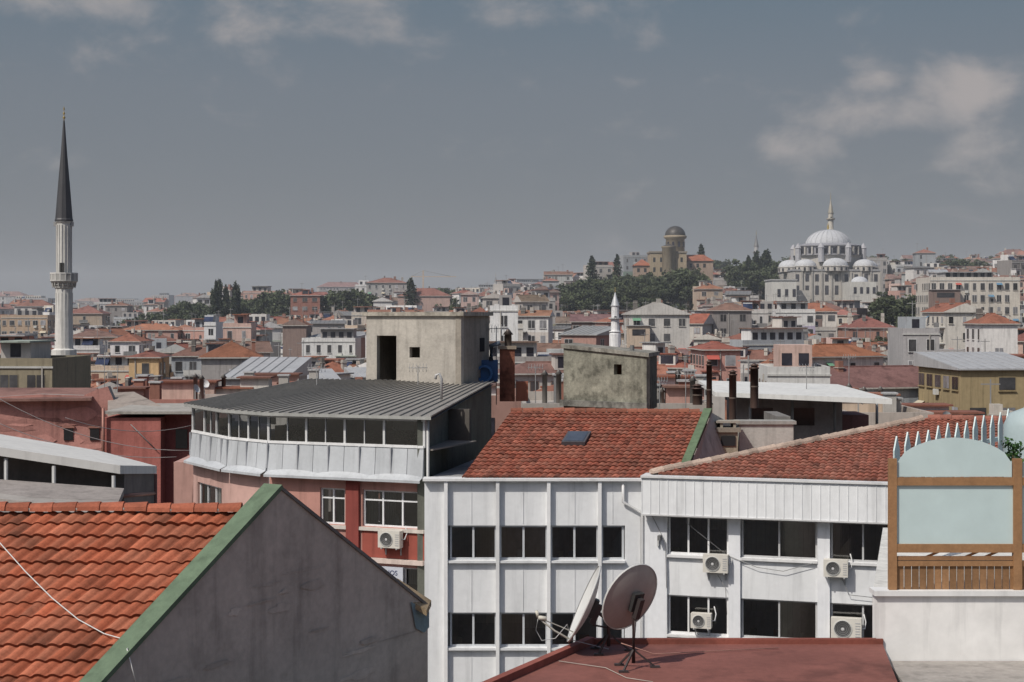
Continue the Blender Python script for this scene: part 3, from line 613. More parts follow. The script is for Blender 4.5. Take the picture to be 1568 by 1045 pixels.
for i in range(35):
    t=i/34; m.bar(fp(t)+Vector((0,0,.02)),Bl.lerp(Br,t)+Vector((0,0,.02)),.04,.05,'metal',(.27,.26,.24))
m.obj('metal_roof',rt)
m=MB(); a3=Vector((A[0],A[1],0));b3=Vector((Br.x-.1,68,0))
zA=ze-.1; zB=Br.z-.14
m.add([(a3.x,a3.y,GZ),(b3.x,b3.y,GZ),(b3.x,b3.y,zB),(a3.x,a3.y,zA),(a3.x-.25,a3.y,GZ),(a3.x-.25,a3.y,zA)],[(0,1,2,3),(4,0,3,5)],'render',(.13,.135,.115))
m.tube([(A[0]+.12,A[1]-.05,GZ),(A[0]+.12,A[1]-.05,ze-.15)],.06,'metal',(.4,.4,.4)); m.obj('side_wall',rt)
m=MB(); vs=[];fs=[];cs=[]
for k in range(18):
    f=segs[2]; s=R.uniform(.3,f.L-.3); p=f.pt(s,zg+.1+R.uniform(0,.4),-.5); leaves(vs,fs,cs,p,.25,40,.07,(.08,.13,.05))
for k in range(5):
    f=segs[0]; s=R.uniform(.3,f.L-.3); p=f.pt(s,zg+.2,-.5); leaves(vs,fs,cs,p,.28,40,.07,(.08,.13,.05))
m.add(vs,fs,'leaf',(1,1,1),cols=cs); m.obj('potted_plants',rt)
def ac(f,u,v,sc=.85,name='air_conditioner',parent=None):
    s=f.su(u); z=f.z(v,s); m=MB(); w=.42*sc/.85; h=.3*sc/.85
    f.box(m,s-w,s+w,z-h,z+h,.12,.42,'paint',(.60,.575,.52))
    M=f.M@Matrix.Translation((s-w*.22,.42,z))@Matrix.Rotation(-math.pi/2,4,'X')
    m.lathe((0,0,0),[(h*.86,0),(h*.86,.02),(h*.78,.025),(h*.78,.004),(.01,.004)],20,'paint',(.5,.5,.48),False,M)
    m.lathe((0,0,0),[(h*.76,.006),(.01,.007)],20,'dark',(.05,.05,.05),False,M)
    for k in range(4): m.lathe((0,0,0),[(h*(.18+.16*k),.012),(h*(.21+.16*k),.016)],20,'paint',(.3,.3,.3),False,M)
    m.lathe((0,0,0),[(h*.14,.02),(.01,.025)],12,'paint',(.6,.6,.6),False,M)
    for k in range(6): f.box(m,s+w*.6,s+w*.92,z-h*.7+k*h*.25,z-h*.62+k*h*.25,.42,.432,'paint',(.4,.4,.4))
    for k in(-.7,.7): f.box(m,s+k*w-.02,s+k*w+.02,z-h-.05,z-h,.0,.42,'paint',(.4,.4,.4)); f.box(m,s+k*w-.02,s+k*w+.02,z-h-.3,z-h-.05,.0,.04,'paint',(.4,.4,.4))
    m.tube([f.pt(s+w,z,.25),f.pt(s+w+.1,z+.0,.2),f.pt(s+w+.12,z+.2,.05),f.pt(s+w+.05,z+.45,.03)],.022,'paint',(.6,.6,.6)); m.obj(name,parent)
f=lower[2]; ac(f,603,824)
rs=root('insurance_office_sign'); m=MB(); sa=f.su(573);sb=f.su(619);za=f.z(922,sa);zt=f.z(866,sa); f.box(m,sa,sb,za,zt,.05,.12,'paint',(.5,.52,.58)); m.obj('panel',rs)
tm=bpy.data.materials.new('sign_ink'); tm.use_nodes=True; tm.node_tree.nodes['Principled BSDF'].inputs['Base Color'].default_value=(.03,.04,.12,1)
for i,(t,sz) in enumerate((('HELIOS',.24),('INSURANCE',.19),('535 07 38',.17),('SERVICES',.17))):
    cu=bpy.data.curves.new('lettering','FONT'); cu.body=t; cu.size=sz; cu.extrude=.004; cu.align_x='CENTER'; cu.materials.append(tm)
    ob=bpy.data.objects.new('lettering',cu); scene.collection.objects.link(ob); ob.parent=rs
    p=f.pt((sa+sb)/2,zt-.28-i*.28,.128); ob.location=p; ob.rotation_euler=(math.pi/2,0,math.atan2(f.e.y,f.e.x))
# ---- white office building
rt=root('white_office_building'); f=Fac((X(650,54),54),(X(987,54),54)); wm=MB();fm=MB();gm=MB();im=MB()
y0=lambda v:Z(v,54)
S=f.su; zt=y0(736); fl=3.0; wh=y0(805)-y0(858)
ww0,ww1=S(686),S(957)
f.box(wm,0,ww0,GZ,zt,-.4,0,'white_paint',WH); f.box(wm,ww1,f.L,GZ,zt,-.4,0,'white_paint',WH)
zc=zt
for k in range(5):
    zt1=y0(805)-k*fl; zb1=zt1-wh
    f.box(wm,ww0,ww1,zt1,zc,-.4,.0,'white_paint',WH)
    zc=zb1
    if zb1<GZ: break
    pil=[686,762,840,918,957]
    for a,b in zip(pil,pil[1:]):
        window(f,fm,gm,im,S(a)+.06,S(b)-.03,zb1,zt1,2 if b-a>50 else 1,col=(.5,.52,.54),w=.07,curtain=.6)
    f.box(wm,ww0,ww1,zb1-.08,zb1-.001,0,.16,'white_paint',(.66,.67,.68))
f.box(wm,ww0,ww1,GZ,zc,-.4,0,'white_paint',WH)
for u in(683,762,840,918): f.box(wm,S(u)-.06,S(u)+.06,GZ,zt-.01,.0,.2,'white_paint',(.74,.74,.74))
for u in(722,801,880,938):
    for k in range(4):
        za=y0(803)-k*fl; f.box(wm,S(u)-.01,S(u)+.01,za+.03,(zt if k==0 else za+fl-wh-.12),.0,.015,'white_paint',(.64,.65,.66))
f.box(wm,-.05,f.L,zt,zt+.08,-.5,.25,'white_paint',(.68,.68,.68))
f.box(wm,0,.02,GZ,zt,-10,-.4,'white_paint',WH)
wm.tube([f.pt(f.L-.1,GZ,.12),f.pt(f.L-.1,y0(785),.12),f.pt(f.L-.75,y0(768),.12),f.pt(f.L-.75,y0(740),.12)],.055,'white_paint',(.66,.66,.66))
f=Fac((X(987,54),54),(X(1365,51.7)+3,51.7-3*.29)); S=f.su; Wc=(.71,.72,.74)
q=lambda v:Z(v,54)
zt=q(729); zfb=q(784); r1t=q(789);r1b=q(847);r2t=q(909);r2b=q(968)
f.box(wm,0,f.L,zfb,zt,-.4,.55,'white_paint',WH); f.box(wm,-.02,f.L,zt,zt+.07,-.4,.62,'white_paint',(.62,.62,.62)); f.box(wm,-.02,f.L,zfb-.05,zfb,.3,.58,'white_paint',(.56,.56,.56))
n=int(f.L/.3)
for k in range(n): f.box(wm,k*.3,k*.3+.025,zfb+.02,zt-.02,.55,.565,'white_paint',(.68,.69,.70))
piers=[(987,1022),(1116,1134),(1252,1271),(1372,1395)]
for a,b in piers: f.box(wm,S(a),S(b),GZ,zfb,-.3,.10,'white_paint',Wc)
bays=[(1022,1116),(1134,1252),(1271,1372)]
for bi,(a,b) in enumerate(bays):
    s0,s1=S(a),S(b)
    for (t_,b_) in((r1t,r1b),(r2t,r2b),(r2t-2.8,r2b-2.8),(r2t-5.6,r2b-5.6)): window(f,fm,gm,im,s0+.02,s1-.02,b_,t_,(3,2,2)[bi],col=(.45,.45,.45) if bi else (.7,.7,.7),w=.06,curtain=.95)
    ed=[zfb,r1t,r1b,r2t,r2b,r2t-2.8,r2b-2.8,r2t-5.6,r2b-5.6,GZ]
    for k in range(0,10,2): f.box(wm,s0,s1,ed[k+1],ed[k],-.3,0,'white_paint',(.69,.70,.71))
    for zz in(r1b,r2b): f.box(wm,s0,s1,zz-.09,zz-.01,0,.13,'white_paint',(.66,.66,.66))
wm.obj('walls',rt);fm.obj('window_frames',rt);gm.obj('glazing',rt);im.obj('interior',rt)
for u,v,s in((1098,861,.85),(1281,868,.8),(1076,948,.7),(1297,960,1.)): ac(f,u,v,s)
m=MB()
for pts in(((1000,790),(1020,830),(1022,900)),((1115,850),(1160,868),(1200,874),(1245,862)),((1290,885),(1300,910),(1345,915)),((1050,770),(1052,800),(1115,850)),((1100,880),(1112,900),(1114,940))):
    m.tube([f.pt(S(a),f.z(b,S(a)),.14) for a,b in pts],.012,'paint',(.3,.3,.3),4)
m.obj('facade_cables',rt)
m=MB(); s=S(1012); z=f.z(822,s); f.box(m,s-.05,s+.05,z-.08,z+.08,.1,.4,'paint',(.15,.15,.15)); f.box(m,s-.1,s-.04,z-.3,z-.08,.1,.2,'paint',(.5,.5,.5)); m.obj('wall_lamp',rt)
m=MB(); zE=y0(733)+.05; Or=Vector((-.02,60.2,Z(630,60.2))); Oe=Vector((X(708,54.2),54.1,zE)); Rr=Vector((X(1078,60.2),60.2,Z(632,60.2)))
U=Rr-Or; V=Oe-Or; tile_roof(m,Or,U,V,tw=.22,tl=.34,col=(.29,.095,.06)); m.obj('main_roof_tiles',rt)
m=MB(); caps(m,Or,Rr,.13,.4,(.26,.095,.06)); m.obj('main_ridge_tiles',rt)
m=MB(); V2=Or+U; m.bar(V2+Vector((.15,0,.12)),V2+V+Vector((.15,0,.12)),.3,.1,'render',(.12,.17,.10))
b0=Rr+Vector((.3,0,0)); b1=Rr+V+Vector((.3,0,0)); b2=Vector((Rr.x+2.2,63.5,-5.2)); m.face([b1,b1+Vector((0,0,-1)),b2+Vector((0,0,-1)),b2+Vector((0,0,.3)),b0],'render',(.35,.33,.3))
m.face([Or,Rr,Rr+Vector((1,5,-1.8)),Or+Vector((0,5,-1.8))],'clay',(.3,.1,.06)); m.obj('verge',rt)
m=MB()
p=Or+U*.37+V*.38; N=U.cross(V).normalized(); N=N if N.z>0 else -N; un=U.normalized();vn=V.normalized()
M=Matrix(((un.x,vn.x,N.x,p.x),(un.y,vn.y,N.y,p.y),(un.z,vn.z,N.z,p.z),(0,0,0,1)))
m.box(0,.85,0,1.1,.02,.16,'metal',(.1,.1,.11),M); m.box(.08,.77,.08,1.02,.16,.175,'farglass',(.06,.07,.09),M); m.obj('skylight',rt)
m=MB(); e0=f.pt(.3,q(729)+.1,.2); hp=Vector((15.5,58.3,Z(641,58.3))); e1=f.pt(22,q(729)+.1,.2); U=e1-e0; V0=hp-e0
eU=U.normalized(); along=V0.dot(eU); perp=V0-eU*along
O2=e0+perp; fr_=along/U.length
tile_roof(m,O2,U,-perp,inside=lambda a,b:a>fr_*(1-b),tw=.22,tl=.34,col=(.30,.11,.075)); m.obj('right_roof_tiles',rt)
m=MB(); caps(m,e0+Vector((0,0,.03)),hp,.15,.38,(.40,.31,.25)); caps(m,hp,O2+U,.14,.4,(.27,.11,.08))
m.face([e0,hp,hp+Vector((-1,5,-1.6)),e0+Vector((-.5,4,-.3))],'clay',(.3,.1,.06)); m.face([hp,O2+U,O2+U+Vector((2,6,-1.8)),hp+Vector((0,6,-1.8))],'clay',(.3,.1,.06)); m.obj('right_ridge_tiles',rt)
m=MB(); m.prism([(-3.0,54.45),(4.5,54.45),(12.5,52.2),(19,50.4),(24,62),(3,64),(-1,64)],GZ,-5.75,'render',(.3,.3,.3)); m.obj('rear_block',rt)
# ---- lift house
rt=root('rooftop_lift_house'); f=Fac((X(561,68.5),68.5),(X(706,66.5),66.5)); wm=MB(); C1=(.42,.39,.345)
zt=f.z(484,0); zb_=-3.6; da,db=f.su(577),f.su(607); dz=f.z(514,0); wa,wb=f.su(627),f.su(643); wz1=f.z(531,0);wz0=f.z(547,0)
f.box(wm,0,da,zb_,zt,-.25,0,'render',C1); f.box(wm,da,db,dz,zt,-.25,0,'render',C1); f.box(wm,db,wa,zb_,zt,-.25,0,'render',C1); f.box(wm,wa,wb,wz1,zt,-.25,0,'render',C1); f.box(wm,wa,wb,zb_,wz0,-.25,0,'render',C1); f.box(wm,wb,f.L,zb_,zt,-.25,0,'render',C1)
f2=Fac((X(706,66.5),66.5),(X(749,70),70)); f2.box(wm,0,f2.L,zb_,zt,-.25,0,'render',(.30,.27,.23)); f2.box(wm,f2.su(738)-.3,f2.su(738)+.3,f2.z(530,0)-.3,f2.z(530,0)+.3,0,.02,'dark',DK)  # right side wall in a darker tone, its shade painted in
p0=Vector((X(561,68.5),68.5,0));p1=Vector((X(706,66.5),66.5,0));p2=Vector((X(749,70),70,0));p3=p0+(p2-p1)
wm.face([(p3.x,p3.y,zb_),(p0.x,p0.y,zb_),(p0.x,p0.y,zt),(p3.x,p3.y,zt)],'render',C1); wm.face([(p2.x,p2.y,zb_),(p3.x,p3.y,zb_),(p3.x,p3.y,zt),(p2.x,p2.y,zt)],'render',C1)
wm.obj('walls',rt)
m=MB(); cc=(p0+p2)/2; pl=[(cc+(p-cc)*1.07) for p in(p0,p1,p2,p3)]; m.prism([(p.x,p.y) for p in pl],zt,zt+.17,'mossy',(.36,.33,.28)); m.obj('roof_slab',rt)
m=MB(); f.box(m,da+.25,db-.1,zb_,dz-.7,-1.6,-1.5,'dark',(.03,.07,.13)); f.box(m,0.3,f.L-.3,zb_,zb_+.05,-2.5,-.3,'dark',(.1,.1,.1)); m.obj('lift_machinery',rt)
m=MB(); f.box(m,f.su(600),f.su(700),-3.15,-3.10,.8,.85,'paint',(.2,.2,.2))
for k in range(6): a=f.su(600)+k*(f.su(700)-f.su(600))/5; f.box(m,a-.02,a+.02,-3.5,-3.1,.8,.84,'paint',(.2,.2,.2))
m.obj('handrail',rt)
m=MB(); p=P(676,612,58); m.tube([p,p+Vector((0,0,.75)),p+Vector((-.08,0,.95)),p+Vector((-.2,0,.9)),p+Vector((-.22,0,.75))],.055,'metal',(.4,.4,.4)); m.obj('vent_pipe')
rt=root('blue_ventilation_fan'); m=MB(); x=X(745,69); m.box(x-.5,x+.5,69,69.8,Z(585,69),Z(552,69),'paint',(.025,.075,.18)); m.obj('casing',rt)
m=MB(); M=Matrix.Translation((x-.1,68.95,Z(572,69)))@Matrix.Rotation(math.pi/2,4,'X'); m.lathe((0,0,0),[(.38,0),(.38,.3),(.28,.3),(.28,.05),(.01,.05)],16,'paint',(.03,.10,.24),False,M); m.tube([(x+.2,69,Z(552,69)),(x+.2,69,Z(530,69)),(x+.6,69,Z(525,69))],.12,'paint',(.1,.12,.15)); m.obj('volute',rt)
rt=root('rusty_chimney'); m=MB(); x=X(778,70); m.box(x-.38,x+.3,70,70.6,Z(615,70),Z(535,70),'mossy',(.22,.09,.06)); m.box(x-.45,x+.37,69.93,70.67,Z(535,70),Z(530,70),'render',(.3,.25,.2)); m.lathe((x,70.3,Z(530,70)),[(.16,0),(.16,.5),(.24,.5),(.05,.75)],10,'metal',(.1,.08,.07)); m.obj('stack',rt)
m=MB(); m.box(x+.35,x+.9,70.2,70.9,Z(615,70),Z(585,70),'plaster',(.3,.12,.08)); m.obj('duct',rt)
rt=root('mossy_concrete_roof_shaft'); f=Fac((X(863,66),66),(X(990,63.5),63.5)); wm=MB(); zb_=Z(625,66); MC=(.24,.235,.19)
ztl=Z(533,66);ztr=Z(547,63.5)
wa,wb=f.su(940),f.su(952)
def qd(a,b,za0,za1,zb0,zb1):
    vs=[f.pt(a,za0,0),f.pt(b,zb0,0),f.pt(b,zb1,0),f.pt(a,za1,0)]+[f.pt(a,za0,-.25),f.pt(b,zb0,-.25),f.pt(b,zb1,-.25),f.pt(a,za1,-.25)]
    wm.add(vs,[(0,1,2,3),(7,6,5,4),(0,4,5,1),(3,2,6,7),(1,5,6,2),(0,3,7,4)],'mossy',MC)
zt_=lambda s:ztl+(ztr-ztl)*s/f.L
w1=f.z(558,wa);w0=f.z(574,wa)
qd(0,wa,zb_,zt_(0),zb_,zt_(wa)); qd(wa,wb,w1,zt_(wa),w1,zt_(wb)); qd(wa,wb,zb_,w0,zb_,w0); qd(wb,f.L,zb_,zt_(wb),zb_,zt_(f.L))
f2=Fac((X(990,63.5),63.5),(X(1006,66.5),66.5))
p0=f.pt(0,0);p1=f.pt(f.L,0);p2=f2.pt(f2.L,0);p3=p0+(p2-p1)
for a,b,za,zb2,c in((p1,p2,ztr,ztr,(.12,.12,.10)),(p2,p3,ztr,ztl,MC),(p3,p0,ztl,ztl,MC)): wm.face([(a.x,a.y,zb_),(b.x,b.y,zb_),(b.x,b.y,zb2),(a.x,a.y,za)],'mossy',c)  # right-facing side: same concrete, colour darkened to paint the shaded face
wm.obj('walls',rt); m=MB(); cc=(p0+p2)/2; E=[cc+(p-cc)*1.06 for p in(p0,p1,p2,p3)]; zz=[ztl,ztr,ztr,ztl]
m.add([(p.x,p.y,z) for p,z in zip(E,zz)]+[(p.x,p.y,z+.16) for p,z in zip(E,zz)],[(4,5,6,7),(0,1,5,4),(1,2,6,5),(2,3,7,6),(3,0,4,7)],'mossy',(.24,.23,.20)); m.obj('slab',rt)
m=MB(); m.lathe((X(968,65),65,ztr+.1),[(.09,0),(.09,.35)],8,'metal',(.2,.2,.2)); f.box(m,-.1,f.L+.1,zb_+.1,zb_+.35,0,.15,'mossy',(.2,.2,.18)); m.obj('plinth',rt)
# ---- middle rooftops
def flat(name,u0,u1,vt,d,l,col,par=.5,clutter=4):
    rt=root(name); m=MB(); xa,xb=X(u0,d),X(u1,d); z=Z(vt,d); m.box(xa,xb,d,d+l,GZ,z-par,'plaster',col)
    for a in((xa,xb,d,d+.2),(xa,xb,d+l-.2,d+l),(xa,xa+.2,d+.2,d+l-.2),(xb-.2,xb,d+.2,d+l-.2)): m.box(a[0],a[1],a[2],a[3],z-par,z,'plaster',col)
    for k in range(int((xb-xa)/2.5)):
        for j in range(2): m.box(xa+.8+k*2.5,xa+2.+k*2.5,d-.04,d+.1,z-2.6-j*2.9,z-1.3-j*2.9,'farglass',(.03,.03,.04))
    m.obj('walls',rt); m=MB()
    for k in range(clutter):
        x=R.uniform(xa+.6,xb-.6);y_=d+R.uniform(.6,l-1); h=R.uniform(.3,1.3); t=R.random()
        if t<.4: c=R.choice(((.4,.38,.35),(.25,.12,.09),(.2,.2,.2))); m.box(x-.3,x+.3,y_-.3,y_+.3,z-par,z+h,'plaster',c); m.box(x-.38,x+.38,y_-.38,y_+.38,z+h,z+h+.1,'plaster',(.4,.4,.4))
        elif t<.7: m.lathe((x,y_,z-par),[(.14,0),(.14,par+h),(.22,par+h),(.04,par+h+.25)],10,'metal',(.15,.14,.13))
        else: w_=R.uniform(.8,1.8); m.box(x-w_,x+w_,y_,y_+1.5,z-par,z+h*.8,'plaster',R.choice(WALLS)); m.box(x-w_-.2,x+w_+.2,y_-.3,y_+1.7,z+h*.8,z+h*.8+.1,'tile',R.choice(ROOFS))
    dish(m,R.uniform(xa,xb),d+.4,z+.6,Matrix.Identity(4),.3)
    m.obj('roof_fittings',rt)
flat('rooftop_block',800,1092,618,78,12,(.36,.33,.30),clutter=16)
flat('rooftop_block',1000,1110,606,86,8,(.46,.43,.40),clutter=8)
flat('rooftop_block',1300,1430,632,84,10,(.40,.35,.31),clutter=8)
flat('rooftop_block',1380,1500,655,90,10,(.48,.42,.37),clutter=4)
flat('rooftop_block',640,800,606,92,9,(.30,.18,.15),clutter=8)
flat('grey_block',300,560,604,100,9,(.40,.37,.34),clutter=12)
flat('brown_block',150,330,612,96,9,(.36,.17,.14),clutter=8)
rt=root('white_canopy_rooftop'); d=74; m=MB(); xa,xb=X(1095,d),X(1366,d-3)
z1=Z(596,d); m.add([(xa,d,z1-.35),(xb,d-3,z1-.55),(xb-.8,d+5,z1-.2),(xa-.2,d+5,z1),(xa,d,z1-.15),(xb,d-3,z1-.3),(xb-.8,d+5,z1),(xa-.2,d+5,z1+.2)],[(4,5,6,7),(0,1,5,4),(1,2,6,5),(3,0,4,7),(3,2,1,0)],'white_paint',(.60,.60,.58)); m.obj('canopy',rt)
m=MB(); xm0,xm1=X(1135,d),X(1300,d); m.box(xm0,xm1,d+1.5,d+5,GZ,z1-.4,'render',(.34,.30,.28)); m.box(X(1300,d),X(1345,d),d+2,d+5,GZ,Z(640,d),'render',(.2,.1,.09))
for u in(1150,1215,1280,1345): x=X(u,d); m.tube([(x,d+.3,Z(668,d)),(x,d+.3,z1-.4)],.07,'metal',(.25,.25,.25))
for u in(1175,1240): x=X(u,d); m.box(x-.5,x+.5,d+1.44,d+1.6,Z(655,d),Z(628,d),'farglass',(.03,.03,.03))
m.obj('structure',rt)
rt=root('grey_chimney_wall'); d=61; m=MB(); m.box(X(1132,d),X(1215,d),d,d+.8,-6,Z(650,d),'render',(.42,.41,.38)); m.box(X(1128,d),X(1219,d),d-.08,d+.88,Z(650,d),Z(645,d),'render',(.3,.29,.27)); m.box(X(1195,d),X(1216,d),d+.8,d+4,-6,Z(640,d),'render',(.2,.19,.18)); m.obj('wall',rt)
rt=root('square_chimney'); m=MB(); m.box(X(1100,60),X(1130,60),60,60.7,-6,Z(662,60),'render',(.33,.29,.22)); m.box(X(1096,60),X(1134,60),59.9,60.8,Z(662,60),Z(655,60),'render',(.25,.22,.18)); m.box(X(1104,60),X(1126,60),59.95,60.1,Z(683,60),Z(668,60),'dark',DK)
m.box(X(1103,60),X(1107,60),60,60.7,Z(655,60),Z(648,60),'render',(.3,.27,.22)); m.box(X(1123,60),X(1127,60),60,60.7,Z(655,60),Z(648,60),'render',(.3,.27,.22)); m.box(X(1097,60),X(1133,60),59.95,60.75,Z(648,60),Z(645,60),'render',(.35,.32,.27)); m.obj('stack',rt)
for (u,v0,v1,dd,r) in((1086,552,640,66,.12),(1122,567,650,63,.15),(1155,557,625,68,.18),(1068,588,620,70,.22)):
    rt=root('flue_pipe'); m=MB(); x=X(u,dd); m.lathe((x,dd,0),[(r,Z(v1,dd)),(r,Z(v0+8,dd)),(r*1.2,Z(v0+8,dd)),(r*1.2,Z(v0+6,dd)),(r*.8,Z(v0+6,dd)),(r*.8,Z(v0+3,dd)),(r*1.35,Z(v0+3,dd)),(r*.3,Z(v0,dd))],12,'metal',(.09,.06,.05)); m.lathe((x,dd,0),[(r*1.06,Z((v0+v1)/2,dd)),(r*1.06,Z((v0+v1)/2+2,dd))],12,'metal',(.15,.12,.1)); m.obj('pipe',rt)
for (u,v,d) in((760,500,70),(1050,570,66),(1235,560,76),(180,560,95),(820,560,80),(1300,545,90),(640,560,66),(485,560,66),(1010,580,75),(160,545,95),(900,585,79)):
    m=MB(); p=P(u,v,d); m.tube([p,p+Vector((0,0,-3.5))],.02,'paint',(.2,.2,.2),4)
    m.tube([p+Vector((-.4,0,-.1)),p+Vector((.4,.1,-.1))],.015,'paint',(.3,.3,.3),4)
    for k in range(6): q_=p+Vector((-.35+k*.14,.0,-.1)); m.tube([q_+Vector((0,-.25,0)),q_+Vector((.02,.0,.18)),],.01,'paint',(.3,.3,.3),4); m.tube([q_,q_+Vector((0,0,-.18))],.01,'paint',(.3,.3,.3),4)
    m.obj('tv_aerial')
# ---- left pink houses
rt=root('pink_plaster_house'); m=MB(); d=76
f=Fac((X(-60,d),d),(X(245,d+1),d+1))
PC=(.42,.21,.18)
pts=[(-60,612),(0,608),(60,604),(128,606),(150,596),(165,592),(178,622),(205,618),(245,640)]
top=[f.pt(f.su(u),f.z(v,f.su(u))) for u,v in pts]
for a,b in zip(top,top[1:]): m.face([(a.x,a.y,GZ),(b.x,b.y,GZ),b,a],'render',PC); m.face([a,b,b+Vector((0,.5,0)),a+Vector((0,.5,0))],'render',(.3,.28,.26))
m.prism([(X(-60,d),d+.5),(X(245,d+1),d+1.2),(X(245,d+1),d+8),(X(-60,d),d+8)],GZ,-5.0,'render',PC)
for u,v in((105,662),(145,662)): s=f.su(u); z=f.z(v,s); f.box(m,s-.22,s+.22,z-.4,z+.2,-.1,.06,'dark',DK); f.box(m,s-.3,s+.3,z+.2,z+.3,0,.09,'render',(.3,.15,.12))
for k in range(14):
    s=R.uniform(1,f.L-1); z=R.uniform(-6.6,-4.9); w_=R.uniform(.3,1.2); h_=R.uniform(.08,.4); q=R.choice((.8,.9,1.12,1.25)); pts_=[]
    for i in range(12): t=2*math.pi*i/12; rr=R.uniform(.6,1.2); pts_.append(f.pt(s+math.cos(t)*w_*rr,z+math.sin(t)*h_*rr,.01+.002*k))
    m.face(pts_,'render',tuple(c*q for c in PC))
m.obj('walls',rt)
def slab(m,pts,th,mat,col):
    n=len(pts); lo=[p-Vector((0,0,th)) for p in pts]; m.add(list(pts)+lo,[list(range(n)),list(range(2*n-1,n-1,-1))]+[(n+i,n+(i+1)%n,(i+1)%n,i) for i in range(n)],mat,col)
m=MB(); slab(m,[P(165,634,73),P(262,630,72),P(205,600,79),P(165,602,79)],.15,'tile',(.28,.24,.21))
slab(m,[P(-60,612,75.8),P(140,610,75.8),P(150,594,80),P(-60,594,80)],.12,'tile',(.22,.12,.10)); m.obj('roofs',rt)
rt=root('red_plaster_house'); m=MB(); d=70; m.box(X(158,d),X(246,d),d,d+5,GZ,Z(640,d),'render',(.36,.13,.11)); m.box(X(245,d)+.01,X(292,d),d+1,d+6,GZ,Z(634,d),'render',(.28,.10,.09))
m.box(X(262,d),X(280,d),d+.94,d+1.1,Z(690,d),Z(660,d),'farglass',(.03,.03,.03)); m.box(X(160,d)-.01,X(296,d),d-.2,d+6.2,Z(634,d),Z(630,d),'render',(.35,.33,.3)); m.obj('walls',rt)
m=MB(); m.tube([P(158,625,69.8),P(158,720,69.8)],.07,'metal',(.3,.15,.12)); m.tube([P(200,650,69.9),P(240,690,69.9)],.02,'paint',(.2,.2,.2)); m.obj('downpipe',rt)
rt=root('pink_side_house'); m=MB(); d=64; m.box(X(266,d),X(300,d),d,d+3,GZ,Z(708,d),'plaster',(.5,.3,.26)); m.obj('walls',rt)
rt=root('white_edged_shed'); m=MB()
a=P(-60,688,36.3);b=P(182,728,37);c=P(238,726,41)
slab(m,[P(-60,676,36),P(184,713,36.8),P(240,714,41),P(150,690,44),P(-60,655,44)],.2,'white_paint',(.62,.61,.58)); m.obj('roof_slab',rt)
m=MB()
m.face([(a.x,a.y+.5,-9),(b.x,b.y+.5,-9),(b.x,b.y+.5,b.z+.1),(a.x,a.y+.5,a.z+.1)],'render',(.10,.09,.085)); m.face([(b.x,b.y+.5,-9),(c.x,c.y,-9),(c.x,c.y,c.z),(b.x,b.y+.5,b.z)],'render',(.16,.14,.13))
for t in(.3,.6,.98): p=a.lerp(b,t); m.tube([(p.x,p.y-.2,-9),(p.x,p.y-.2,p.z)],.05,'metal',(.3,.3,.3))
m.tube([(c.x,c.y-.1,-9),(c.x,c.y-.1,c.z)],.07,'render',(.2,.1,.08)); m.tube([(b.x,b.y,b.z-.5),(c.x,c.y,c.z-.5)],.05,'metal',(.2,.1,.08)); m.obj('walls',rt)
m=MB(); slab(m,[P(-60,800,31),P(172,790,32),P(190,748,36),P(-60,730,36)],.15,'render',(.30,.27,.25)); slab(m,[P(-60,758,33),P(110,775,33),P(180,764,35.4),P(150,752,36.4),P(-60,738,36.4)],.12,'render',(.38,.35,.32)); m.obj('lower_roof',rt)
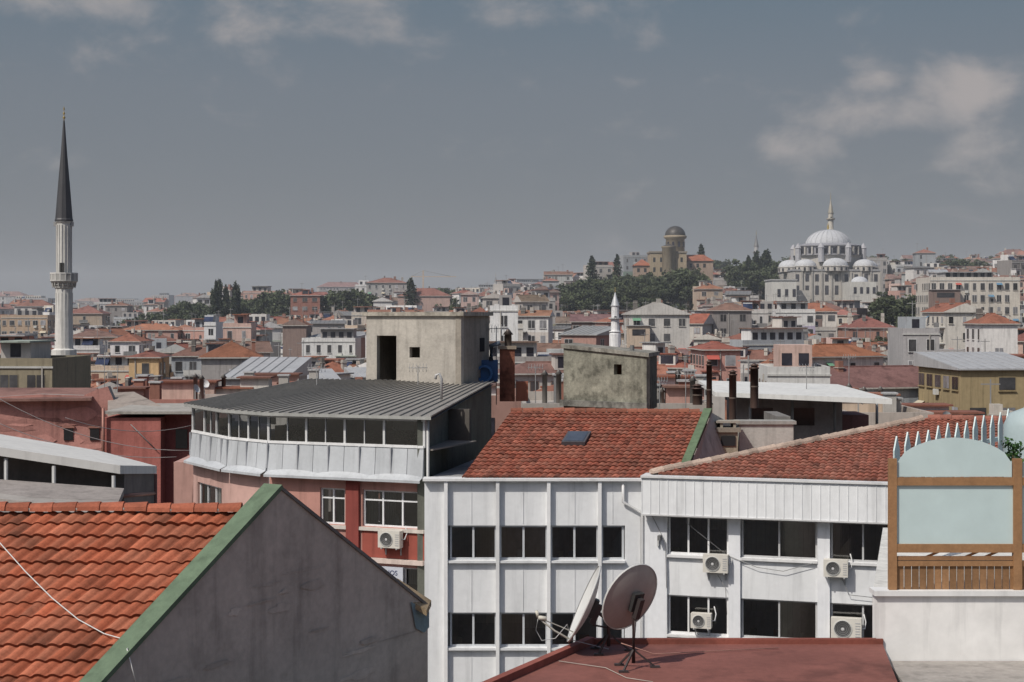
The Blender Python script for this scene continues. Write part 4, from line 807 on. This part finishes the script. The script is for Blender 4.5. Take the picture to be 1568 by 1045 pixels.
# ---- red terrace + dishes
rt=root('red_terrace_building'); m=MB(); TZ=-5.9
m.prism([(-6.5,13),(4.2,13),(6.0,24),(6.62,28),(1.41,28)],GZ,TZ,'render',(.35,.3,.28),'redpaint',(.20,.078,.062))
m.bar((-6.5,13,TZ+.05),(1.41,28,TZ+.05),.14,.14,'redpaint',(.25,.08,.06)); m.bar((1.41,28,TZ+.04),(6.62,28,TZ+.04),.12,.1,'redpaint',(.22,.07,.05)); m.obj('terrace',rt)
def satdish(x,y,rad,axis,h,name,feed=None,back=(.36,.34,.32),foot_off=(.05,.05),wide=.95):
    rt=root(name); C=Vector((x,y,TZ+h)); ax=Vector(axis).normalized(); qz=ax.to_track_quat('Z','Y').to_matrix().to_4x4(); M=Matrix.Translation(C)@qz@Matrix.Scale(wide,4,(1,0,0))
    m=MB(); pr=[(max(.005,rad*t/10),.2*rad*(t/10)**2) for t in range(11)]
    m.lathe((0,0,0),pr,40,'metal',back,True,M); m.lathe((0,0,0),[(r,z+.012) for r,z in pr],40,'paint',(.6,.6,.58),True,M)
    m.lathe((0,0,0),[(rad,pr[-1][1]-.01),(rad+.012,pr[-1][1]-.01),(rad+.012,pr[-1][1]+.022),(rad,pr[-1][1]+.022)],40,'paint',(.5,.5,.48),True,M); m.obj('reflector',rt)
    m=MB(); m.box(-.11,.11,-.16,.16,-.08,-.01,'metal',(.05,.05,.05),M); m.box(-.05,.05,-.26,.1,-.17,-.07,'metal',(.06,.05,.05),M)
    foot=Vector((x+foot_off[0],y+foot_off[1],TZ)); top_=C-ax*.14+Vector((.0,0,-.05)); m.tube([top_,Vector((foot.x,foot.y,top_.z-.15)),Vector((foot.x,foot.y,TZ+.1))],.032,'metal',(.07,.05,.05),8)
    for a in(0.3,2.2,4.2): m.bar(Vector((foot.x,foot.y,TZ+.32)),Vector((foot.x+.38*math.cos(a),foot.y+.3*math.sin(a),TZ+.02)),.03,.03,'metal',(.06,.05,.05)); m.bar(Vector((foot.x+.38*math.cos(a)-.08,foot.y+.3*math.sin(a),TZ+.02)),Vector((foot.x+.38*math.cos(a)+.08,foot.y+.3*math.sin(a),TZ+.02)),.06,.03,'metal',(.06,.05,.05))
    m.tube([Vector((foot.x,foot.y,TZ+.42)),C-ax*.02+Vector((0,0,-.3))],.018,'metal',(.06,.05,.05)); m.obj('mount',rt)
    if feed:
        m=MB(); lo=C+(M.to_3x3()@Vector((0,-rad*.95,.1)))
        if lo.z>C.z: lo=C-(lo-C)
        fp_=C+Vector(feed); m.tube([lo,lo.lerp(fp_,.5)+Vector((0,0,-.04)),fp_],.02,'metal',(.42,.40,.36)); m.tube([lo+Vector((.06,.15,.1)),fp_],.011,'metal',(.42,.40,.36))
        m.tube([fp_,fp_+Vector((.15,0,-.02))],.04,'paint',(.5,.48,.42)); m.tube([fp_,fp_+Vector((-.03,0,.12))],.03,'paint',(.55,.53,.45)); m.tube([fp_,fp_+Vector((-.04,0,-.22)),fp_+Vector((.06,0,-.4)),fp_+Vector((.3,0,-.36)),fp_+Vector((.5,0,-.12)),lo,foot+Vector((0,0,.05))],.007,'paint',(.5,.5,.5),4); m.obj('feed_arm',rt)
satdish(X(972,26),26,.60,(-.58,.72,.36),Z(920,26)-TZ,'satellite_dish',foot_off=(-.02,.0))
satdish(X(906,27.2),27.2,.70,(-.91,.02,.40),Z(930,27.2)-TZ,'satellite_dish',feed=(-.93,-.1,-.16),back=(.55,.55,.53),foot_off=(.3,.1))
m=MB(); m.tube([(X(1000,25),25.,TZ+.02),(X(960,25.2),25.3,TZ+.015),(X(930,25.5),26,TZ+.02),(X(860,25),26.5,TZ+.02)],.007,'paint',(.4,.36,.32),4); m.tube([(X(955,26),26.6,TZ+.3),(X(1010,26),27,TZ+.03),(X(1200,27),27.5,TZ+.03)],.008,'paint',(.45,.25,.2),4); m.obj('dish_cable')
# ---- right white wall + enclosure
rt=root('glazed_wooden_terrace'); d=28.; f=Fac((X(1342,d),d),(13.5,d)); m=MB(); zw=Z(912,d); zfl=Z(1012,d)
f.box(m,0,f.L,GZ,zw,-.3,0,'plaster',(.72,.71,.69)); f.box(m,-.05,f.L,zw,zw+.09,-.35,.08,'white_paint',(.7,.7,.69)); m.prism([(X(1342,d),28.31),(13.5,28.31),(16.5,37),(X(1352,37),37)],GZ,zw-.02,'render',(.6,.59,.56)); m.obj('parapet_wall',rt)
m=MB(); m.prism([(6.1,20),(6.70,27.98),(14,27.98),(14,12),(5.,12)],GZ,zfl,'render',(.4,.38,.35),'render',(.33,.305,.28)); m.obj('lower_terrace',rt)
WD=(.30,.165,.08); S=f.su; zr=lambda v:Z(v,d)
m=MB(); s=S(1364)
while s<f.L:
    q=R.uniform(.7,1.25); f.box(m,s,s+.12,zr(904)-R.uniform(0,.015),zr(868),-.12,-.09+R.uniform(0,.006),'wood',tuple(c*q*.8 for c in WD)); s+=.135
f.box(m,S(1363),f.L,zr(868),zr(860),-.14,-.05,'wood',WD); m.obj('plank_skirt',rt)
m=MB()
for a,b in((1362,1374),(1553,1566)): f.box(m,S(a),S(b),zr(904),zr(703),-.13,-.02,'wood',WD)
for v0,v1 in((744,732),(847,834)): f.box(m,S(1374),S(1553),zr(v0),zr(v1),-.12,-.03,'wood',WD); f.box(m,S(1566),f.L,zr(v0),zr(v1),-.12,-.03,'wood',WD)
f.box(m,S(1374),S(1553),zr(859),zr(853),-.11,-.05,'wood',(.26,.14,.07))
for a in(1440,1500,1530): m.bar(f.pt(S(a-28),zr(858),-.09),f.pt(S(a),zr(846),-.09),.03,.04,'wood',(.3,.14,.06))
m.obj('timber_frame',rt)
m=MB(); GL=(.50,.61,.61)
def pane(s0,s1,v0,v1,arch=0,o=-.075):
    pts=[]; z0=zr(v0); z1=zr(v1); n=16
    if arch:
        for k in range(n+1): t=k/n; pts.append((s1+(s0-s1)*t,z1-arch+arch*(math.sin(math.pi*min(1,max(0,t))))**.55))
    else: pts=[(s1,z1),(s0,z1)]
    pts=[(s0,z0),(s1,z0)]+pts
    N=len(pts); v=[f.pt(a,b,o) for a,b in pts]+[f.pt(a,b,o-.02) for a,b in pts]
    m.add(v,[list(range(N)),list(range(2*N-1,N-1,-1))]+[(i,N+i,N+(i+1)%N,(i+1)%N) for i in range(N)],'milk',GL)
pane(S(1374),S(1553),834,744); pane(S(1566),f.L,834,744); pane(S(1376),S(1551),731,671,.45); pane(S(1568),f.L,731,671,.45); m.obj('frosted_panes',rt)
rt=root('picket_fence'); m=MB(); f3=Fac((X(1374,31),31),(X(1545,37),37)); FC=(.50,.60,.60)
n=13
for k in range(n):
    s=f3.L*k/(n-1); zt=Z(668,31)+.03*math.sin(k*1.7)+k*.012; w=.15; M=f3.M
    v=[(s-w,0,zt-1.3),(s+w,0,zt-1.3),(s+w,0,zt-.28),(s,0,zt),(s-w,0,zt-.28)]; v+=[(a,-.03,c) for a,b,c in v]
    q=R.uniform(.9,1.08); m.add(v,[(0,1,2,3,4),(9,8,7,6,5)]+[(i,5+i,5+(i+1)%5,(i+1)%5) for i in range(5)],'paint',tuple(c*q for c in FC),M=M)
f3.box(m,-.1,f3.L+.1,Z(668,31)-.55,Z(668,31)-.45,-.08,-.031,'paint',FC); f3.box(m,-.1,f3.L+.1,Z(668,31)-1.1,Z(668,31)-1.0,-.08,-.031,'paint',FC); m.obj('pickets',rt)
rt=root('water_tank'); m=MB(); x=X(1582,34); m.lathe((x,34,Z(704,34)),[(.6,-.8),(.62,.2),(.62,.75),(.5,1.0),(.2,1.12),(.16,1.2),(.01,1.2)],24,'paint',(.33,.40,.41)); m.obj('tank',rt)
m=MB(); vs=[];fs=[];cs=[]
for k in range(6): leaves(vs,fs,cs,P(1552+R.uniform(-10,14),690+R.uniform(-12,20),31.5),.16,60,.04,(.05,.12,.03))
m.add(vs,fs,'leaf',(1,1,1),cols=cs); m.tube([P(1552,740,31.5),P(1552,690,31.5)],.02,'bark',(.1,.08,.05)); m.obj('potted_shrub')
m=MB()
for (a,b,sag) in((P(-20,600,60),P(290,690,60),.6),(P(-20,640,62),P(270,700,62),.5),(P(100,640,60),P(300,650,64),.4)):
    m.tube([a.lerp(b,t/12)+Vector((0,0,-sag*4*(t/12)*(1-t/12))) for t in range(13)],.014,'paint',(.25,.22,.22),4)
m.obj('overhead_cables')
# ---- thin real haze over the far city
hm=bpy.data.materials.new('haze'); hm.use_nodes=True; nt=hm.node_tree; nt.nodes.clear()
o=nd(nt,'ShaderNodeOutputMaterial'); vsn=nd(nt,'ShaderNodeVolumeScatter'); vsn.inputs['Color'].default_value=(.86,.92,1,1); vsn.inputs['Density'].default_value=.00030; vsn.inputs['Anisotropy'].default_value=.0
nt.links.new(vsn.outputs[0],o.inputs['Volume']); MATS['haze']=hm
m=MB(); m.box(-1400,1400,190,3000,-45,75,'haze',(1,1,1)); m.obj('atmospheric_haze')
# ================================================================ world, sun, camera
Sd=Vector((-.46,-.47,.75)).normalized(); el=math.asin(Sd.z); az=math.atan2(Sd.x,Sd.y)
w=bpy.data.worlds.new("World"); scene.world=w; w.use_nodes=True; nt=w.node_tree; nt.nodes.clear(); L=nt.links
out=nd(nt,'ShaderNodeOutputWorld'); bg=nd(nt,'ShaderNodeBackground'); bg.inputs[1].default_value=.1; L.new(bg.outputs[0],out.inputs[0])
sky=nd(nt,'ShaderNodeTexSky',sky_type='NISHITA'); sky.sun_disc=False; sky.sun_elevation=el; sky.sun_rotation=az; sky.dust_density=2.5; sky.ozone_density=1.
tc=nd(nt,'ShaderNodeTexCoord'); sep=nd(nt,'ShaderNodeSeparateXYZ'); L.new(tc.outputs['Generated'],sep.inputs[0])
mr=nd(nt,'ShaderNodeMapRange'); mr.interpolation_type='SMOOTHSTEP'; L.new(sep.outputs[2],mr.inputs[0]); mr.inputs[1].default_value=.2; mr.inputs[2].default_value=.45
hz=nd(nt,'ShaderNodeMix',data_type='RGBA',blend_type='MIX'); L.new(mr.outputs[0],hz.inputs[0])
low=nd(nt,'ShaderNodeMix',data_type='RGBA',blend_type='MIX'); low.inputs[0].default_value=.08; L.new(sky.outputs[0],low.inputs[7])
rp=nd(nt,'ShaderNodeValToRGB'); L.new(sep.outputs[2],rp.inputs[0])
rp.color_ramp.elements[0].position=0; rp.color_ramp.elements[0].color=(.165,.175,.195,1); rp.color_ramp.elements[1].position=.22; rp.color_ramp.elements[1].color=(.115,.165,.21,1)
e=rp.color_ramp.elements.new(.06); e.color=(.165,.178,.20,1)
e=rp.color_ramp.elements.new(.14); e.color=(.16,.182,.212,1)
sc=nd(nt,'ShaderNodeVectorMath',operation='SCALE'); L.new(rp.outputs[0],sc.inputs[0]); sc.inputs['Scale'].default_value=10.0; L.new(sc.outputs[0],low.inputs[6])
mp=nd(nt,'ShaderNodeMapping'); mp.inputs['Scale'].default_value=(1,1,1.7); mp.inputs['Location'].default_value=(.37,.1,.2); L.new(tc.outputs['Generated'],mp.inputs['Vector'])
ns=nd(nt,'ShaderNodeTexNoise'); ns.inputs['Scale'].default_value=16.; ns.inputs['Detail'].default_value=12; ns.inputs['Roughness'].default_value=.58; ns.inputs['Distortion'].default_value=.2; L.new(mp.outputs[0],ns.inputs['Vector'])
tot=None
for (u,v,ru,rv,a) in((150,30,130,32,.95),(250,5,60,18,1.),(480,50,380,60,.5),(800,30,120,35,.75),(1330,185,110,35,1.0),(1435,150,65,35,1.15),(1325,135,40,25,1.0),(1190,225,130,30,.7),(1500,250,220,60,.5),(1100,190,160,50,.3)):
    dx=nd(nt,'ShaderNodeMath',operation='MULTIPLY_ADD'); L.new(sep.outputs[0],dx.inputs[0]); dx.inputs[1].default_value=F/ru; dx.inputs[2].default_value=-(u-UC)/ru
    dz_=nd(nt,'ShaderNodeMath',operation='MULTIPLY_ADD'); L.new(sep.outputs[2],dz_.inputs[0]); dz_.inputs[1].default_value=F/rv; dz_.inputs[2].default_value=-(HV-v)/rv
    a1=nd(nt,'ShaderNodeMath',operation='MULTIPLY'); L.new(dx.outputs[0],a1.inputs[0]);L.new(dx.outputs[0],a1.inputs[1])
    a2=nd(nt,'ShaderNodeMath',operation='MULTIPLY_ADD'); L.new(dz_.outputs[0],a2.inputs[0]);L.new(dz_.outputs[0],a2.inputs[1]);L.new(a1.outputs[0],a2.inputs[2])
    a3=nd(nt,'ShaderNodeMath',operation='MULTIPLY'); L.new(a2.outputs[0],a3.inputs[0]); a3.inputs[1].default_value=-.7
    a4=nd(nt,'ShaderNodeMath',operation='EXPONENT'); L.new(a3.outputs[0],a4.inputs[0])
    a5=nd(nt,'ShaderNodeMath',operation='MULTIPLY'); L.new(a4.outputs[0],a5.inputs[0]); a5.inputs[1].default_value=a
    if tot is None: tot=a5.outputs[0]
    else:
        ad=nd(nt,'ShaderNodeMath',operation='MAXIMUM'); L.new(tot,ad.inputs[0]); L.new(a5.outputs[0],ad.inputs[1]); tot=ad.outputs[0]
ad=nd(nt,'ShaderNodeMath',operation='MULTIPLY_ADD'); L.new(tot,ad.inputs[0]); ad.inputs[1].default_value=.36; L.new(ns.outputs['Fac'],ad.inputs[2])
cr=nd(nt,'ShaderNodeMapRange'); cr.interpolation_type='SMOOTHSTEP'; L.new(ad.outputs[0],cr.inputs[0]); cr.inputs[1].default_value=.58; cr.inputs[2].default_value=.98; cr.inputs[4].default_value=.9
cm_=nd(nt,'ShaderNodeMix',data_type='RGBA',blend_type='MIX'); L.new(cr.outputs[0],cm_.inputs[0]); L.new(low.outputs[2],cm_.inputs[6]); cm_.inputs[7].default_value=(4.0,3.7,3.65,1)
L.new(cm_.outputs[2],hz.inputs[6]); L.new(sky.outputs[0],hz.inputs[7]); L.new(hz.outputs[2],bg.inputs[0])
ld=bpy.data.lights.new('sun','SUN'); ld.energy=3.4; ld.angle=math.radians(.5); ld.color=(1,.95,.87); lo=bpy.data.objects.new('sun',ld); scene.collection.objects.link(lo); lo.rotation_euler=Sd.to_track_quat('Z','Y').to_euler()
cd=bpy.data.cameras.new('camera'); cam=bpy.data.objects.new('camera',cd); scene.collection.objects.link(cam); cam.location=(0,0,0); cam.rotation_euler=(math.pi/2,0,0); cd.sensor_width=36; cd.lens=F/1568*36; cd.shift_y=-42.5/1568; cd.clip_end=20000; cd.clip_start=.1
scene.camera=cam
scene.view_settings.view_transform='Standard'; scene.view_settings.look='None'; scene.view_settings.exposure=0
